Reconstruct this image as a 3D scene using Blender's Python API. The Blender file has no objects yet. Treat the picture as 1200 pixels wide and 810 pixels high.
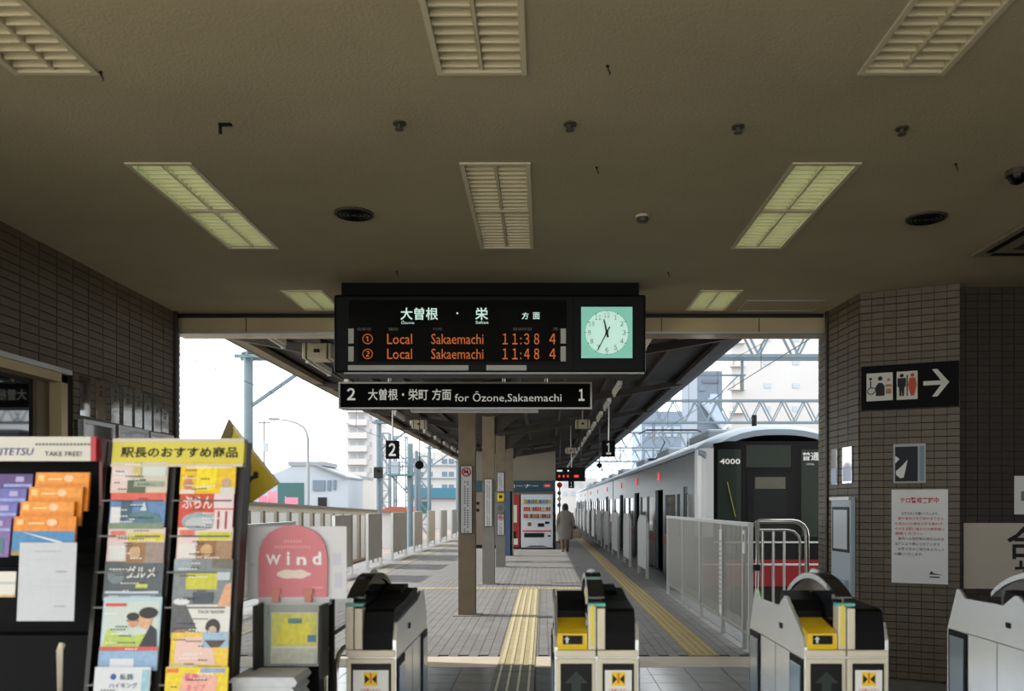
import bpy, bmesh, math, random
from mathutils import Vector, Matrix
R = math.radians
PI = math.pi
random.seed(7)
SC = bpy.context.scene
COL = SC.collection
# ------------------------------------------------------------------ camera, sky, sun, exposure
cam_d = bpy.data.cameras.new('camera'); cam = bpy.data.objects.new('camera', cam_d); COL.objects.link(cam)
cam.location = (0, 0, 1.5); cam.rotation_euler = (R(90), 0, 0)
cam_d.sensor_width = 36; cam_d.lens = 30
cam_d.shift_x = -37/1200; cam_d.shift_y = 187/1200
cam_d.clip_end = 800
cam_d.dof.use_dof = True; cam_d.dof.focus_distance = 11.0; cam_d.dof.aperture_fstop = 2.8
SC.camera = cam
world = bpy.data.worlds.new('sky'); SC.world = world; world.use_nodes = True
wbg = world.node_tree.nodes['Background']
wbg.inputs['Color'].default_value = (0.93, 0.97, 1.0, 1); wbg.inputs['Strength'].default_value = 3.4
sun_d = bpy.data.lights.new('sun', 'SUN'); sun = bpy.data.objects.new('sun', sun_d); COL.objects.link(sun)
sun.rotation_euler = Vector((math.cos(R(36))*math.cos(R(11)), -math.cos(R(36))*math.sin(R(11)), -math.sin(R(36)))).to_track_quat('-Z', 'Y').to_euler(); sun.location = (-30, 20, 30)
sun_d.energy = 5.6; sun_d.angle = R(0.6); sun_d.color = (1.0, 0.965, 0.91)
SC.view_settings.view_transform = 'Standard'; SC.view_settings.look = 'None'
SC.view_settings.gamma = 1.0; SC.view_settings.use_curve_mapping = False
SC.view_settings.exposure = 0.0

# ------------------------------------------------------------------ helpers
def lin(c):
    c = c/255.0
    return c/12.92 if c <= 0.04045 else ((c+0.055)/1.055)**2.4
def rgb(r, g, b): return (lin(r), lin(g), lin(b), 1)
MATS = {}
def M(name, col=None, rough=0.6, metal=0.0, var=0.0, vscale=8.0, bump=0.0, bscale=60.0, emit=0.0, rand=0.0, trans=0.0, spec=0.5, coat=0.0, alpha=1.0):
    if name in MATS: return MATS[name]
    m = bpy.data.materials.new(name); m.use_nodes = True
    nt = m.node_tree; b = nt.nodes['Principled BSDF']
    c = rgb(*col)
    b.inputs['Base Color'].default_value = c
    b.inputs['Roughness'].default_value = rough
    b.inputs['Metallic'].default_value = metal
    b.inputs['Specular IOR Level'].default_value = spec
    if coat: b.inputs['Coat Weight'].default_value = coat; b.inputs['Coat Roughness'].default_value = 0.06
    if trans: b.inputs['Transmission Weight'].default_value = trans
    if alpha < 1: b.inputs['Alpha'].default_value = alpha
    if emit:
        b.inputs['Emission Color'].default_value = c; b.inputs['Emission Strength'].default_value = emit
    if var or rand:
        tc = nt.nodes.new('ShaderNodeTexCoord'); no = nt.nodes.new('ShaderNodeTexNoise')
        no.inputs['Scale'].default_value = vscale; no.inputs['Detail'].default_value = 5
        nt.links.new(tc.outputs['Object'], no.inputs['Vector'])
        mr = nt.nodes.new('ShaderNodeMapRange')
        mr.inputs['From Min'].default_value = 0.3; mr.inputs['From Max'].default_value = 0.7
        mr.inputs['To Min'].default_value = 1-var; mr.inputs['To Max'].default_value = 1+var
        nt.links.new(no.outputs['Fac'], mr.inputs['Value'])
        val = mr.outputs['Result']
        if rand:
            oi = nt.nodes.new('ShaderNodeObjectInfo'); m2 = nt.nodes.new('ShaderNodeMapRange')
            m2.inputs['To Min'].default_value = 1-rand; m2.inputs['To Max'].default_value = 1+rand
            nt.links.new(oi.outputs['Random'], m2.inputs['Value'])
            mu = nt.nodes.new('ShaderNodeMath'); mu.operation = 'MULTIPLY'
            nt.links.new(val, mu.inputs[0]); nt.links.new(m2.outputs['Result'], mu.inputs[1]); val = mu.outputs[0]
        mx = nt.nodes.new('ShaderNodeVectorMath'); mx.operation = 'SCALE'
        mx.inputs[0].default_value = c[:3]
        nt.links.new(val, mx.inputs['Scale']); nt.links.new(mx.outputs['Vector'], b.inputs['Base Color'])
    if bump:
        tc = nt.nodes.new('ShaderNodeTexCoord'); no = nt.nodes.new('ShaderNodeTexNoise')
        no.inputs['Scale'].default_value = bscale; no.inputs['Detail'].default_value = 4
        nt.links.new(tc.outputs['Object'], no.inputs['Vector'])
        bp = nt.nodes.new('ShaderNodeBump'); bp.inputs['Strength'].default_value = bump; bp.inputs['Distance'].default_value = 0.01
        nt.links.new(no.outputs['Fac'], bp.inputs['Height']); nt.links.new(bp.outputs['Normal'], b.inputs['Normal'])
    MATS[name] = m
    return m
def W(px, py, Y):            # a point of the place seen at a photograph position, at its own real distance Y
    return Vector(((px-637)*Y/1000, Y, 1.5-(py-592)*Y/1000))
class MB:
    def __init__(s): s.v = []; s.f = []; s.m = []; s.mi = 0; s.sm = []
    def add(s, vs, fs, smooth=False):
        n = len(s.v); s.v += [tuple(v) for v in vs]
        for f in fs: s.f.append([i+n for i in f]); s.m.append(s.mi); s.sm.append(smooth)
        return s
    def mat(s, i): s.mi = i; return s
    def box(s, x0, x1, y0, y1, z0, z1, bev=0.0):
        if bev > 0:
            bm = bmesh.new(); bmesh.ops.create_cube(bm, size=1)
            bmesh.ops.scale(bm, vec=(x1-x0, y1-y0, z1-z0), verts=bm.verts)
            bmesh.ops.translate(bm, vec=((x0+x1)/2, (y0+y1)/2, (z0+z1)/2), verts=bm.verts)
            bmesh.ops.bevel(bm, geom=bm.edges[:], offset=bev, segments=2, affect='EDGES', profile=0.5)
            bm.verts.index_update()
            s.add([v.co for v in bm.verts], [[v.index for v in f.verts] for f in bm.faces]); bm.free(); return s
        v = [(x0,y0,z0),(x1,y0,z0),(x1,y1,z0),(x0,y1,z0),(x0,y0,z1),(x1,y0,z1),(x1,y1,z1),(x0,y1,z1)]
        return s.add(v, [(0,3,2,1),(4,5,6,7),(0,1,5,4),(1,2,6,5),(2,3,7,6),(3,0,4,7)])
    def hexa(s, v): # eight corners: bottom ring 0-3, top ring 4-7
        return s.add(v, [(0,3,2,1),(4,5,6,7),(0,1,5,4),(1,2,6,5),(2,3,7,6),(3,0,4,7)])
    def prism(s, pts, a0, a1, axis='y'): # outline in the plane normal to axis, extruded along axis
        def P(p, a):
            if axis == 'y': return (p[0], a, p[1])
            if axis == 'x': return (a, p[0], p[1])
            return (p[0], p[1], a)
        n = len(pts)
        vs = [P(p, a0) for p in pts]+[P(p, a1) for p in pts]
        fs = [list(range(n)), list(range(2*n-1, n-1, -1))]+[(i, n+i, n+(i+1) % n, (i+1) % n) for i in range(n)]
        return s.add(vs, fs)
    def tube(s, pts, r, n=8, closed=False, cap=True, r2=None):
        pts = [Vector(p) for p in pts]; k = len(pts); rings = []
        up = Vector((0, 0, 1))
        for i, p in enumerate(pts):
            if closed: t = (pts[(i+1) % k]-pts[i-1])
            else: t = pts[min(i+1, k-1)]-pts[max(i-1, 0)]
            t.normalize()
            a = t.cross(up)
            if a.length < 1e-3: a = t.cross(Vector((0, 1, 0)))
            a.normalize(); b = a.cross(t)
            rr = r if r2 is None else r+(r2-r)*i/(k-1)
            rings.append([p+a*(rr*math.cos(2*PI*j/n))+b*(rr*math.sin(2*PI*j/n)) for j in range(n)])
        vs = [v for q in rings for v in q]; fs = []
        for i in range(k if closed else k-1):
            i2 = (i+1) % k
            for j in range(n): fs.append((i*n+j, i*n+(j+1) % n, i2*n+(j+1) % n, i2*n+j))
        s.add(vs, fs, True)
        if cap and not closed: s.add(rings[0]+rings[-1], [list(range(n-1, -1, -1)), list(range(n, 2*n))])
        return s
    def bar(s, p, q, w, h=None): # rectangular bar between two points
        p = Vector(p); q = Vector(q); h = h or w; t = (q-p).normalized()
        a = t.cross(Vector((0, 0, 1)))
        if a.length < 1e-3: a = Vector((1, 0, 0))
        a.normalize(); b = a.cross(t)
        A = a*w/2; B = b*h/2
        return s.hexa([p-A-B, p+A-B, p+A+B, p-A+B, q-A-B, q+A-B, q+A+B, q-A+B])
    def cyl(s, c, r, a0, a1, axis='z', n=16, r1=None):
        r1 = r if r1 is None else r1
        def P(x, y, a):
            if axis == 'z': return (c[0]+x, c[1]+y, a)
            if axis == 'y': return (c[0]+x, a, c[1]+y)
            return (a, c[0]+x, c[1]+y)
        v0 = [P(r*math.cos(2*PI*i/n), r*math.sin(2*PI*i/n), a0) for i in range(n)]
        v1 = [P(r1*math.cos(2*PI*i/n), r1*math.sin(2*PI*i/n), a1) for i in range(n)]
        s.add(v0+v1, [(i, (i+1) % n, n+(i+1) % n, n+i) for i in range(n)], True)
        return s.add(v0+v1, [list(range(n-1, -1, -1)), list(range(n, 2*n))])
    def loft(s, rings, cap=True, smooth=True):
        n = len(rings[0]); vs = [v for q in rings for v in q]; fs = []
        for i in range(len(rings)-1):
            for j in range(n): fs.append((i*n+j, i*n+(j+1) % n, (i+1)*n+(j+1) % n, (i+1)*n+j))
        s.add(vs, fs, smooth)
        if cap: s.add(list(rings[0])+list(rings[-1]), [list(range(n-1, -1, -1)), list(range(n, 2*n))])
        return s
    def quad(s, a, b, c, d): return s.add([a, b, c, d], [(0, 1, 2, 3)])
    def mesh(s, name, mats):
        me = bpy.data.meshes.new(name); me.from_pydata(s.v, [], s.f)
        for m in (mats if isinstance(mats, (list, tuple)) else [mats]): me.materials.append(m)
        me.polygons.foreach_set('material_index', s.m); me.polygons.foreach_set('use_smooth', s.sm)
        me.update()
        bm = bmesh.new(); bm.from_mesh(me); bmesh.ops.recalc_face_normals(bm, faces=bm.faces[:]); bm.to_mesh(me); bm.free()
        return me
    def build(s, name, mats, parent=None, loc=None, rot=None, label=None):
        o = bpy.data.objects.new(name, s.mesh(name, mats)); COL.objects.link(o)
        if parent is not None: o.parent = parent
        if loc is not None: o.location = loc
        if rot is not None: o.rotation_euler = rot
        if label: o['label'] = label
        return o
def tag(o, label, cat, group=None):
    o['label'] = label; o['category'] = cat
    if group: o['group'] = group
    return o
def structure(o): o['kind'] = 'structure'; return o
def stuff(o): o['kind'] = 'stuff'; return o
def thing(name, label, cat, loc=(0, 0, 0), rz=0.0, group=None, rx=0.0):
    o = bpy.data.objects.new(name, None); COL.objects.link(o); o.location = loc; o.rotation_euler = (rx, 0, rz)
    o.empty_display_size = 0.1
    return tag(o, label, cat, group)
def inst(me, name, parent=None, loc=(0, 0, 0), rot=(0, 0, 0)):
    o = bpy.data.objects.new(name, me); COL.objects.link(o); o.parent = parent; o.location = loc; o.rotation_euler = rot
    return o
def copy_tree(o, parent=None):
    c = o.copy(); COL.objects.link(c); c.parent = parent
    for ch in list(o.children): copy_tree(ch, c)
    return c
FONT_CACHE = {}
def glyphs(body, off=0.0, shear=0.0, space=1.0):
    k = (body, off, shear, space)
    if k not in FONT_CACHE:
        cu = bpy.data.curves.new('t', 'FONT'); cu.body = body; cu.resolution_u = 2; cu.offset = off; cu.shear = shear; cu.space_character = space
        ob = bpy.data.objects.new('t', cu); COL.objects.link(ob)
        dg = bpy.context.evaluated_depsgraph_get(); ev = ob.evaluated_get(dg); me = ev.to_mesh()
        FONT_CACHE[k] = ([v.co.copy() for v in me.vertices], [list(p.vertices) for p in me.polygons])
        ev.to_mesh_clear(); bpy.data.objects.remove(ob); bpy.data.curves.remove(cu)
    return FONT_CACHE[k]
def put_text(mb, body, x, z, y, h=None, w=None, off=0.0, shear=0.0, space=1.0, align='C', bold=0.0):
    vs, fs = glyphs(body, off, shear, space)
    x0 = min(v.x for v in vs); x1 = max(v.x for v in vs); z0 = min(v.y for v in vs); z1 = max(v.y for v in vs)
    sx = sz = 1
    if h: sz = h/(z1-z0); sx = sz
    if w: sx = w/(x1-x0); sz = sz if h else sx
    ox = x-(x0+x1)/2*sx if align == 'C' else x-x0*sx
    oz = z-(z0+z1)/2*sz
    for k in ((-1, 0, 1) if bold else (0,)): mb.add([(v.x*sx+ox+k*bold*(z1-z0)*sz, y-abs(k)*0.0002, v.y*sz+oz) for v in vs], fs)
    return mb
def text(parent, mat, body, x, z, y, name='lettering', **k):
    return put_text(MB(), body, x, z, y, **k).build(name, mat, parent)
ORD = ['first', 'second', 'third', 'fourth', 'fifth', 'sixth', 'seventh', 'eighth', 'ninth', 'tenth', 'eleventh', 'twelfth', 'thirteenth', 'fourteenth', 'fifteenth', 'sixteenth']

# ------------------------------------------------------------------ materials
m_ceil = M('ceiling_plaster', (156, 145, 117), 0.9, var=0.08, vscale=1.2, bump=0.35, bscale=90)
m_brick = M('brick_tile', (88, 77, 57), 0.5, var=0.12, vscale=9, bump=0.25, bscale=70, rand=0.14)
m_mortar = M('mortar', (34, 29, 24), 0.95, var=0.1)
m_dark = M('dark_paint', (14, 14, 15), 0.5, spec=0.3)
m_black = M('black_matte', (7, 7, 8), 0.7, spec=0.15)
m_gloss_black = M('black_gloss', (6, 6, 7), 0.2, spec=0.2)
m_white = M('white_paint', (196, 197, 195), 0.5)
m_paper = M('paper_white', (222, 222, 220), 0.8, var=0.03, vscale=3)
m_steel = M('stainless', (190, 188, 182), 0.28, metal=1.0, var=0.06, vscale=4)
m_alu = M('aluminium', (176, 176, 172), 0.4, metal=0.9)
m_cream = M('cream_panel', (206, 196, 172), 0.38, metal=0.15, var=0.04)
m_yellow = M('gate_yellow', (226, 186, 22), 0.4)
m_text_white = M('print_white', (235, 235, 232), 0.6)
m_text_black = M('print_black', (18, 18, 20), 0.7)
m_text_red = M('print_red', (190, 36, 40), 0.7)
m_tan_col = M('column_paint', (120, 107, 85), 0.6, var=0.14, vscale=5, bump=0.1)
m_grey_col = M('column_grey', (122, 119, 111), 0.6, var=0.12, vscale=4)
m_blue_col = M('column_blue', (66, 94, 122), 0.5, var=0.06)
m_pale_blue = M('catenary_paint', (92, 108, 116), 0.55, var=0.08, vscale=3)
m_conc = M('concrete', (130, 127, 121), 0.85, var=0.12, vscale=2.5, bump=0.2)

CEIL = 3.36
XL = -3.56
YO = 8.30           # plane of the opening to the platform
Y_FRONT = -3.6       # street end of the concourse roof
# ------------------------------------------------------------------ setting: concourse
floor = structure(MB().box(-3.9, 4.9, 0.0, 7.86, -0.3, -0.012).build('floor', M('floor_joint', (52, 51, 50), 0.6, var=0.1)))
m_tile = M('floor_tile_stone', (126, 128, 128), 0.17, var=0.1, vscale=6, rand=0.07)
PT = 0.34
tile_me = MB().box(0.003, PT-0.003, 0.003, PT-0.003, -0.012, 0.0).mesh('floor_tile', m_tile)
far_tiles = MB()
for i in range(-11, 14):
    for j in range(0, 23):
        x = -0.75+i*PT; y = 0.06+j*PT
        if x+PT > 4.6 or x < XL-0.2: continue
        if j >= 13 and -2.6 < x < 2.9: inst(tile_me, 'floor_tile', floor, (x, y, 0))
        else: far_tiles.box(x+0.003, x+PT-0.003, y+0.003, y+PT-0.003, -0.012, 0.0)
stuff(far_tiles.build('floor_tile_rest', m_tile, floor))
sill = structure(MB().box(-3.9, 2.9, 7.885, 8.43, -0.3, 0.002).build('trim_1', M('sill_stone', (200, 188, 168), 0.6, var=0.06, vscale=5)))
structure(MB().box(-30, 14, -16, 0.0, -0.3, -0.004).box(-30, -3.9, 0.0, 5.9, -0.3, -0.004).build('ground_street', M('street_bounce_paving', (186, 176, 156), 0.8, var=0.06)))  # unseen paving, made pale to bounce sunlight onto the concourse ceiling
# ceiling with recesses for the lamps
FIX = []   # x0, x1, y0, y1, lit
for (xa, xb) in ((-2.26, -1.93), (-0.44, -0.09), (1.37, 1.71)):
    FIX.append((xa, xb, 2.14, 3.66, False))
    FIX.append((xa, xb, 4.65, 6.16, xa != -0.44))
    if xa != -0.44: FIX.append((xa, xb, 7.40, 8.12, True))
xs = sorted({XL-0.3, 5.0}|{f[0] for f in FIX}|{f[1] for f in FIX})
ys = sorted({Y_FRONT, YO+0.02}|{f[2] for f in FIX}|{f[3] for f in FIX})
cb = MB()
for a, b in zip(xs, xs[1:]):
    for c, d in zip(ys, ys[1:]):
        cx = (a+b)/2; cy = (c+d)/2
        if any(f[0] < cx < f[1] and f[2] < cy < f[3] for f in FIX): continue
        cb.box(a, b, c, d, CEIL, CEIL+0.03)
ceiling = structure(cb.build('ceiling', m_ceil))
structure(MB().box(-4.2, 4.74, Y_FRONT, 8.62, CEIL+0.26, CEIL+0.6).build('trim_2', m_conc))       # roof slab above the ceiling
structure(MB().box(4.75, 15, -0.4, 8.4, -1.2, 8.2).build('wall_sky_blocker', m_conc))  # unseen block added to keep sky out of the cab window reflections
structure(MB().box(-4.2, 4.74, -0.4, 8.55, CEIL+0.6, 8.2).build('wall_upper_sky_blocker', m_conc))  # unseen upper mass added so the train front mirrors less open sky
structure(MB().box(-4.2, 5.2, Y_FRONT-0.06, Y_FRONT, CEIL-0.02, CEIL+0.6).build('trim_3', m_conc))  # street-side fascia
# lintel over the platform opening
m_lintel = M('lintel_metal', (206, 186, 148), 0.2, metal=0.35, var=0.12, vscale=1.6)
lint = structure(MB().box(XL-0.06, 2.80, YO+0.02, YO+0.30, 3.175, CEIL+0.26).build('trim_4', m_lintel))
MB().box(XL, 2.72, YO-0.01, YO+0.02, CEIL-0.035, CEIL-0.001).build('lintel_channel', m_dark, lint)
MB().box(XL, 2.72, YO+0.0, YO+0.05, 3.170, 3.186).build('lintel_lip', m_alu, lint)
for x in (-2.9, -1.35, 1.15, 2.1): MB().box(x-0.004, x+0.004, YO+0.015, YO+0.025, 3.187, CEIL-0.04).build('panel_joint', m_dark, lint)

# ------- brick walls
BW, BH, BJ, BJV = 0.105, 0.061, 0.0075, 0.005
brick_me = MB().box(BJV/2, BW-BJV/2, -0.011, 0.0, BJ/2, BH-BJ/2).mesh('brick', m_brick)   # face looks along local -Y
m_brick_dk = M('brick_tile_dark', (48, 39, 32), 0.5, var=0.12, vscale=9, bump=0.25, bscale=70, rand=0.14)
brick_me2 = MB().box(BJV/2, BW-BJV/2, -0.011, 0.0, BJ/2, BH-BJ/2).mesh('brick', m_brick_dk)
def brick_wall(name, p0, p1, z0, z1, hole=None, ztop=CEIL, thick=0.12, keep=300, key=None, dark=False, bl=BW):
    """wall whose visible face runs from p0 to p1 (plan), seen with its normal to the left of p1-p0 reversed"""
    p0 = Vector((p0[0], p0[1], 0)); p1 = Vector((p1[0], p1[1], 0)); d = p1-p0; L = d.length
    rz = math.atan2(d.y, d.x)
    mb = MB()
    if hole is None: mb.box(0, L, 0, thick, 0, ztop+0.28)
    else:
        h0, h1, g0, g1 = hole
        mb.box(0, h0, 0, thick, 0, ztop+0.28).box(h1, L, 0, thick, 0, ztop+0.28).box(h0, h1, 0, thick, 0, g0).box(h0, h1, 0, thick, g1, ztop+0.28)
    w = structure(mb.build(name, m_mortar)); w.location = p0; w.rotation_euler = (0, 0, rz)
    cells = []
    nx = max(1, int(round(L/bl))); bw = L/nx; sx = bw/BW
    r = 0
    z = ztop-BH
    while z > z0-1e-6:
        for i in range(nx):
            x = i*bw
            if hole and hole[0]-0.05 < x+bw/2 < hole[1]+0.05 and hole[2]-0.04 < z+BH/2 < hole[3]+0.04: continue
            cells.append((x, z))
        z -= BH; r += 1
    cells.sort(key=key or (lambda c: abs(c[1]-2.0)))
    rest = MB()
    for k, (x, z) in enumerate(cells):
        if k < keep:
            o = inst(brick_me2 if dark else brick_me, 'brick', w, (x, random.uniform(-0.0012, 0.0012), z)); o.scale = (sx, 1, 1)
        else:
            dy = random.uniform(-0.0012, 0.0012)
            rest.box(x+BJV/2, x+bw-BJV/2, -0.011+dy, 0.0, z+BJ/2, z+BH-BJ/2)
    if rest.v: stuff(rest.build('brick_rest', m_brick_dk if dark else m_brick, w))
    return w
# left wall: face looks to +X, so it runs from near to far
wl = brick_wall('wall_left', (XL, 2.95), (XL, 8.18), 0.0, CEIL, hole=(0.15, 3.37, 1.0, 2.46), bl=0.22, key=lambda c: abs(c[0]-3.6)+abs(c[1]-2.75)*0.6)
brick_wall('wall_left_jamb', (-3.585, 8.24), (-3.70, 8.66), 0.0, CEIL, bl=0.22)
# right of the opening: jamb, side, front and the dim recess
wj = brick_wall('wall_right_jamb', (2.80, 8.66), (2.748, 8.24), 0.0, CEIL, bl=0.22)
ws = brick_wall('wall_right_side', (2.742, 8.18), (2.78, 7.50), 0.0, CEIL, bl=0.22)
wf = brick_wall('wall_right_front', (2.78, 7.50), (3.49, 7.15), 0.0, CEIL)
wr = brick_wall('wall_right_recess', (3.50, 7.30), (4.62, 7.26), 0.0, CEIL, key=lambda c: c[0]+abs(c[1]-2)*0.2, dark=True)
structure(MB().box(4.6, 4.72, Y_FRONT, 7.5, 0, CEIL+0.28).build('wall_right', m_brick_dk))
# guide channels of the roller shutter, each side of the opening
for n, x in ((5, XL-0.01), (6, 2.735)):
    structure(MB().box(x-0.02, x+0.045 if n == 5 else x+0.03, 8.185, 8.235, 0, CEIL).build('trim_%d' % n, M('channel_brown', (42, 33, 27), 0.5)))
# shop window in the left wall
win = structure(MB().box(XL-0.10, XL-0.09, 3.1, 6.32, 1.0, 2.46).build('window_1', M('window_dark_glass', (20, 26, 30), 0.03, spec=0.8)))
fr = MB()
fr.box(XL-0.09, XL+0.03, 6.25, 6.33, 1.0, 2.46).box(XL-0.09, XL+0.03, 3.1, 6.33, 2.40, 2.47).box(XL-0.09, XL+0.04, 3.1, 6.33, 0.97, 1.03)
fr.build('window_frame', M('frame_tan', (176, 158, 120), 0.4, metal=0.4), win)
MB().box(XL-0.09, XL-0.06, 6.10, 6.25, 1.03, 2.40).build('window_mullion', M('frame_brown', (92, 78, 56), 0.5), win)
MB().box(XL-0.06, XL+0.05, 3.1, 6.36, 2.465, 2.50).build('window_head', m_alu, win)

# ------------------------------------------------------------------ setting: platform, tracks
m_paver = M('paver', (119, 117, 114), 0.75, var=0.1, vscale=3, rand=0.08)
m_pave_far = M('paving_far', (118, 116, 113), 0.75, var=0.08, vscale=6, bump=0.1)
XE0, XE1 = -4.75, 2.60
plat = structure(MB().box(XE0, XE1, 8.432, 95, -1.15, -0.012).build('floor_platform', M('paving_joint', (112, 108, 101), 0.9)))
MB().box(XE0+0.4, XE1-0.45, 20.4, 95, -0.012, 0.0).build('paving_beyond', m_pave_far, plat)
for x0, x1 in ((XE0-0.03, XE0+0.4), (XE1-0.45, XE1+0.03)):
    MB().box(x0, x1, 8.432, 95, -0.012, 0.004).build('edge_stone', M('edge_stone', (108, 109, 108), 0.8, var=0.1), plat)
pav_me = MB().box(0.0025, 0.0975, 0.0025, 0.1975, -0.012, 0.0).mesh('paver', m_paver)
cells = []
for i in range(65):
    for j in range(60):
        x = XE0+0.4+i*0.1; y = 8.436+j*0.2-(0.1 if i % 2 else 0)
        if y < 8.43: continue
        cells.append((x, y))
cells.sort(key=lambda c: c[1]*1.0+abs(c[0]+0.2)*0.55)
rest = MB()
for k, (x, y) in enumerate(cells):
    if k < 300: inst(pav_me, 'paver', plat, (x, y, random.uniform(-0.0008, 0.0008)))
    else:
        dz = random.uniform(-0.0008, 0.0008)
        rest.box(x+0.0025, x+0.0975, y+0.0025, y+0.1975, -0.012, dz)
stuff(rest.build('paver_rest', m_paver, plat))
# tactile paving: blocks with raised bars or domes
m_tac = M('tactile_yellow', (166, 152, 114), 0.65, var=0.08, vscale=6, rand=0.05)
m_tac_in = M('tactile_grey', (112, 110, 102), 0.5, var=0.08, rand=0.05)
m_tac_bar = M('tactile_pale_bar', (214, 210, 190), 0.45)
def bar_block(w, L, n, mats, bw=0.016):
    mb = MB().box(0.0005, w-0.0005, 0.0008, L-0.0008, 0.0005, 0.005)
    mb.mat(1 if len(mats) > 1 else 0)
    for i in range(n):
        c = w*(i+0.5)/n
        mb.box(c-bw, c+bw, 0.004, L-0.004, 0.005, 0.010)
    return mb.mesh('tactile_block', mats)
def dot_block(w, mats):
    mb = MB().box(0.002, w-0.002, 0.002, w-0.002, 0.0005, 0.005)
    for i in range(5):
        for j in range(5): mb.cyl((w*(i+.5)/5, w*(j+.5)/5), 0.014, 0.005, 0.011, n=6, r1=0.009)
    return mb.mesh('tactile_dot_block', mats)
m_tac_ridge = M('tactile_ridge', (192, 182, 152), 0.6); blk_c = bar_block(0.35, 0.30, 4, [m_tac, m_tac_ridge]); blk_in = bar_block(0.35, 0.30, 4, [m_tac_in, m_tac_bar], 0.009)
m_tac_e = M('tactile_edge_yellow', (158, 136, 78), 0.65, var=0.08, rand=0.05); blk_e = bar_block(0.30, 0.30, 4, [m_tac_e, M('tactile_edge_ridge', (178, 160, 108), 0.6)], 0.012); blk_d = dot_block(0.30, [m_tac]); m_tac_pale = M('tactile_sun_washed', (150, 144, 126), 0.7, var=0.08); blk_p = bar_block(0.30, 0.30, 4, [m_tac_pale])  # left strip's paleness is strong sunlight put into its colour
t1 = structure(MB().box(-0.43, -0.08, 4.6, 15.2, -0.01, 0.0006).build('trim_7', m_conc))
for k in range(35):
    y = 4.65+0.30*k
    inst(blk_in if y < 7.8 else blk_c, 'tactile_block', t1, (-0.43, y, 0.003 if 7.6 < y < 8.5 else 0.0))
t2 = structure(MB().box(-3.6, 1.46, 15.2, 15.5, -0.01, 0.0006).build('trim_8', m_conc))
for k in range(16): inst(blk_d, 'tactile_block', t2, (-3.45+0.305*k, 15.2, 0))
for n, x in ((9, 1.45), (10, -3.75)):
    t3 = structure(MB().box(x, x+0.3, 8.44, 95, -0.01, 0.0006).build('trim_%d' % n, m_tac_e if n == 9 else m_tac_pale))
    for k in range(120): inst(blk_e if n == 9 else blk_p, 'tactile_block', t3, (x, 8.46+0.302*k, 0))
# track beds and rails
m_ballast = M('ballast', (118, 108, 98), 0.95, var=0.3, vscale=30, bump=0.8, bscale=40)
structure(MB().box(-120, XE0, 6, 260, -1.6, -1.15).build('ground_left', m_ballast))
structure(MB().box(XE1, 140, 7.4, 260, -1.6, -1.15).build('ground_right', m_ballast))
for tname, xc, lab in (('railway_track', 4.08, 'right-hand pair of steel rails beneath the standing train'), ('railway_track', -6.15, 'left-hand pair of steel rails across from the left platform edge')):
    t = thing(tname, lab, 'track', (xc, 10, -1.15))
    for s in (-0.53, 0.53): MB().box(s-0.035, s+0.035, 0, 90, 0.05, 0.2).build('rail', M('rail_steel', (120, 100, 86), 0.5, metal=0.6), t)
    sl = MB().box(-1.0, 1.0, 0, 0.22, 0.0, 0.06).mesh('sleeper', m_conc)
    for k in range(60): inst(sl, 'sleeper', t, (0, 0.4+k*0.7, 0))
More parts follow.
